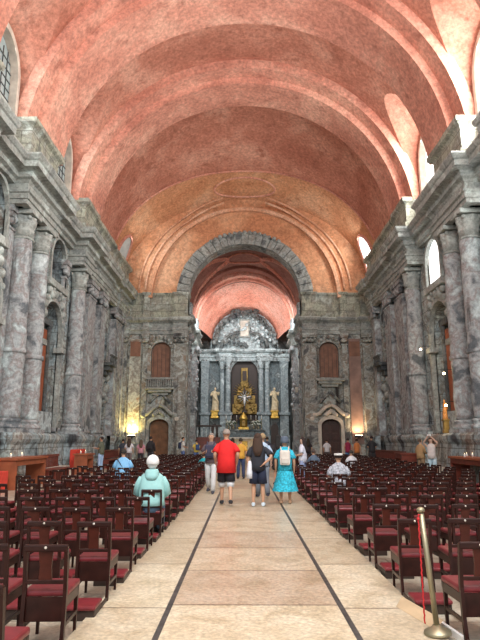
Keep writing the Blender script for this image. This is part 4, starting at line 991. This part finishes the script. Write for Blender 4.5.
        if e == 'band':
            p_ = MB(); p_.lathe([(.108, 1.68), (.114, 1.70), (.108, 1.73)], (0, 0, dz), 16, M=Matrix.Scale(sc, 4)); p_.build('headband', cloth((.8, .8, .78)), o)
        if e == 'phone':
            p_ = MB(); c = (wr[0]+wr[1])/2+V(0, .03, .06); p_.box(c.x-.08, c.x+.08, c.y-.006, c.y+.006, c.z-.04, c.z+.04, .005); p_.build('phone', cloth((.75, .78, .8)), o)
        if e == 'book':
            p_ = MB(); c = (wr[0]+wr[1])/2+V(0, .08, .02); p_.box(c.x-.12, c.x+.12, c.y-.08, c.y+.08, c.z-.01, c.z+.015, .004); p_.build('book', cloth((.75, .72, .66)), o)
        if e == 'hood':
            p_ = MB(); p_.rings([[tuple(U(rx*cos(2*pi*i/12), y+ry*sin(2*pi*i/12), z)) for i in range(12)] for z, rx, ry, y in ((1.36, .09, .05, -.11), (1.43, .125, .085, -.075), (1.50, .115, .09, -.05), (1.535, .095, .08, -.035))]); p_.build('hood', cloth(top), o)
        if e == 'strapdiag':
            p_ = MB(); p_.tube([U(-.16, -.10, 1.46), U(-.05, -.155, 1.32), (U(.08, -.16, 1.15)), U(.17, -.12, 1.0)], .02*sc, 6, flat=.4); p_.build('bag_strap', cloth((.03, .03, .05)), o)
        if e == 'jacketwaist':
            p_ = MB(); p_.rings([[tuple(V(-.20+rx*cos(2*pi*i/10), -.02+ry*sin(2*pi*i/10), z)) for i in range(10)] for z, rx, ry in ((1.08, .04, .06), (.95, .07, .10), (.8, .085, .11), (.66, .09, .10))]); p_.build('tied_jacket', cloth((.75, .78, .85)), o)
    return o
BK = (.03, .03, .035); JE = (.09, .16, .32)
Z = .03
person('man in a loose red t-shirt and black shorts walking up the aisle, back turned', (-.53, 14.15, Z), 2, 1.80, (.72, .018, .02), 'short', ('shorts', (.02, .02, .03), (.72, .76, .82)), ('bald', (.30, .25, .22)), BK, 'walk', 'swing', SKIN, wide=1.22, extra=['longtop'])
person('woman in black top and long black shorts with white trainers, hair loose', (.24, 13.9, Z), -4, 1.70, (.025, .028, .04), 'short', ('shorts', (.012, .018, .045)), ('long', (.055, .03, .02)), (.62, .75, .85), 'stand', ('down', 'hip'), SKIN, extra=['jacketwaist'])
person('companion in pale shirt and grey trousers beside the woman in black', (.42, 16.0, Z), 8, 1.72, (.45, .58, .75), 'short', ('trousers', (.20, .23, .28)), ('short', (.35, .25, .14)), (.05, .06, .1), 'walk', ('hip', 'down'), SKINP)
person('woman in a turquoise patterned dress and grey hat with a white backpack', (.93, 14.5, Z), -3, 1.60, (.03, .45, .62), 'short', ('dress', (.03, .45, .62)), ('short', (.2, .2, .22)), (.45, .28, .18), 'stand', 'down', SKIN, patt='p', wide=1.08, extra=[('backpack', (.72, .68, .62)), 'hat_grey'])
person('grey-haired man in white trousers and dark vest walking toward the entrance', (-1.08, 17.3, Z), 172, 1.74, (.13, .10, .12), 'short', ('trousers', (.62, .64, .66)), ('short', (.30, .26, .23)), (.06, .06, .08), 'walk', 'pack', SKIN, extra=[('backpack', (.05, .05, .09), 1)])
person('person in black carrying a black bag, walking beyond the turquoise dress', (1.12, 20.3, Z), 5, 1.72, BK, 'short', ('shorts', BK), ('long', (.02, .02, .02)), BK, 'walk', 'down', SKIN)
person('person in yellow top and dark trousers seen between the red and black figures', (-.22, 23.6, Z), 0, 1.62, (.75, .42, .07), 'short', ('trousers', (.04, .06, .14)), ('short', (.04, .03, .02)), BK, 'stand', 'down', SKIN)
person('woman with dark hair in white blouse standing among the right chairs, turned left', (1.95, 20.0, 0), 70, 1.66, (.70, .74, .86), 'short', ('trousers', (.28, .36, .58)), ('long', (.03, .02, .02)), BK, 'stand', 'front', SKINP)
person('person in orange-red top standing before the altar', (-.75, 34.0, Z), 0, 1.66, (.6, .12, .08), 'short', ('trousers', BK), ('long', (.04, .03, .02)), BK, 'stand', 'down', SKIN)
person('person in dark jacket standing before the altar right of the aisle centre', (1.25, 33.0, Z), 5, 1.72, (.06, .07, .1), 'long', ('trousers', BK), ('short', (.04, .03, .02)), BK, 'stand', 'down', SKIN)
# seated
person('white-haired man in a hooded turquoise jumper seated beside the aisle', (-1.66, 9.83, 0), 3, 1.72, (.30, .56, .56), 'long', ('trousers', (.09, .16, .26)), ('fluffy', (.72, .72, .72)), BK, 'sit', 'lap', SKINP, wide=1.25, extra=['hood'])
person('man in a light blue shirt with dark bag strap seated in the left block', (-3.72, 17.25, 0), 0, 1.74, (.22, .50, .80), 'short', ('trousers', JE), ('short', (.03, .025, .02)), BK, 'sit', 'lap', SKIN, wide=1.2, extra=['strapdiag'])
person('child in a bright teal jacket seated near the aisle on the left', (-1.64, 22.25, 0), 0, 1.45, (.02, .36, .42), 'long', ('trousers', JE), ('short', (.03, .02, .02)), BK, 'sit', 'lap', SKIN)
person('person in black and white striped top with pale headband seated in the right block', (2.22, 14.15, 0), -3, 1.68, (.42, .44, .50), 'short', ('trousers', BK), ('short', (.03, .02, .02)), BK, 'sit', 'lap', SKIN, patt='p', wide=1.1, extra=['band'])
person('person in a white shirt bending low on a far chair of the right block', (4.25, 23.2, 0), 20, 1.55, (.74, .77, .82), 'long', ('trousers', BK), ('short', (.06, .05, .04)), BK, 'sit', 'lap', SKIN, wide=1.25)
person('person in slate blue seated far back in the right block', (2.72, 23.2, 0), 0, 1.60, (.12, .18, .26), 'long', ('trousers', BK), ('short', (.10, .08, .07)), BK, 'sit', 'lap', SKIN)
# left side
person('man in olive shirt and pale jeans standing by the left wall, holding a booklet', (-7.35, 29.2, 0), 75, 1.74, (.12, .13, .09), 'short', ('trousers', (.34, .50, .72)), ('short', (.03, .02, .02)), (.1, .08, .06), 'stand', 'book', SKIN, extra=['book'])
person('woman with dark hair in white t-shirt and grey trousers, left far group', (-6.95, 34.3, 0), 0, 1.66, (.74, .74, .78), 'short', ('trousers', (.16, .13, .13)), ('long', (.06, .035, .025)), BK, 'stand', 'down', SKIN)
person('person in dark clothes at the left end of the left far group', (-7.45, 34.9, 0), 20, 1.62, (.05, .06, .08), 'short', ('trousers', BK), ('short', (.03, .02, .02)), BK, 'stand', 'down', SKIN)
person('person in a pink top within the left far group', (-6.35, 34.9, 0), 10, 1.60, (.62, .30, .36), 'short', ('trousers', BK), ('long', (.12, .08, .05)), BK, 'stand', 'down', SKINP)
person('tall person in black with a black bag at the right of the left far group', (-5.8, 35.2, 0), -10, 1.78, BK, 'long', ('trousers', (.05, .05, .06)), ('short', (.03, .02, .02)), BK, 'stand', 'down', SKIN, extra=[('backpack', BK)])
person('man in white t-shirt and blue shorts with navy backpack near the left door', (-4.0, 36.9, 0), -70, 1.76, (.76, .76, .72), 'short', ('trousers', (.10, .16, .35)), ('short', (.04, .03, .02)), BK, 'stand', 'front', SKIN, extra=[('backpack', (.03, .04, .09))])
person('person in yellow top and blue trousers by the left chancel pier', (-3.2, 37.6, 0), 30, 1.60, (.70, .55, .12), 'short', ('trousers', (.10, .18, .40)), ('short', (.03, .02, .02)), BK, 'stand', 'front', SKIN, extra=[('backpack', (.05, .10, .25))])
# right side
person('woman in a dark red tank top and jeans in the right far group', (6.3, 35.3, 0), 5, 1.68, (.30, .025, .07), 'none', ('trousers', (.10, .22, .42)), ('short', (.03, .02, .02)), BK, 'stand', 'down', SKIN)
person('woman in an orange top with brown bag in the right far group', (6.85, 35.3, 0), -10, 1.64, (.62, .22, .07), 'none', ('trousers', (.13, .08, .06)), ('bun', (.05, .03, .02)), BK, 'stand', 'down', SKIN)
person('man in black shirt and shorts at the right of the right far group', (7.3, 33.2, 0), 10, 1.80, BK, 'short', ('shorts', BK), ('short', (.03, .02, .02)), BK, 'stand', 'front', SKIN)
person('woman with dark clothes standing by the right chancel pier', (4.1, 37.4, 0), 0, 1.66, (.05, .04, .05), 'short', ('trousers', BK), ('long', (.04, .03, .02)), BK, 'stand', 'down', SKIN)
person('person in a white top standing at the right door', (5.35, 37.6, 0), -15, 1.62, (.66, .68, .72), 'short', ('trousers', (.08, .06, .06)), ('short', (.05, .03, .02)), BK, 'stand', 'down', SKIN)
person('woman in white top and pale jeans taking a photograph by the right wall', (7.72, 24.0, 0), 150, 1.66, (.66, .60, .58), 'none', ('trousers', (.45, .62, .72)), ('long', (.12, .06, .04)), (.5, .5, .5), 'stand', 'photo', SKINP, extra=['phone'])
person('person in tan coat standing just behind the woman taking a photograph', (7.55, 24.9, 0), -60, 1.62, (.40, .26, .13), 'long', ('trousers', (.25, .17, .10)), ('short', (.10, .07, .05)), BK, 'stand', 'front', SKINP, wide=1.15)
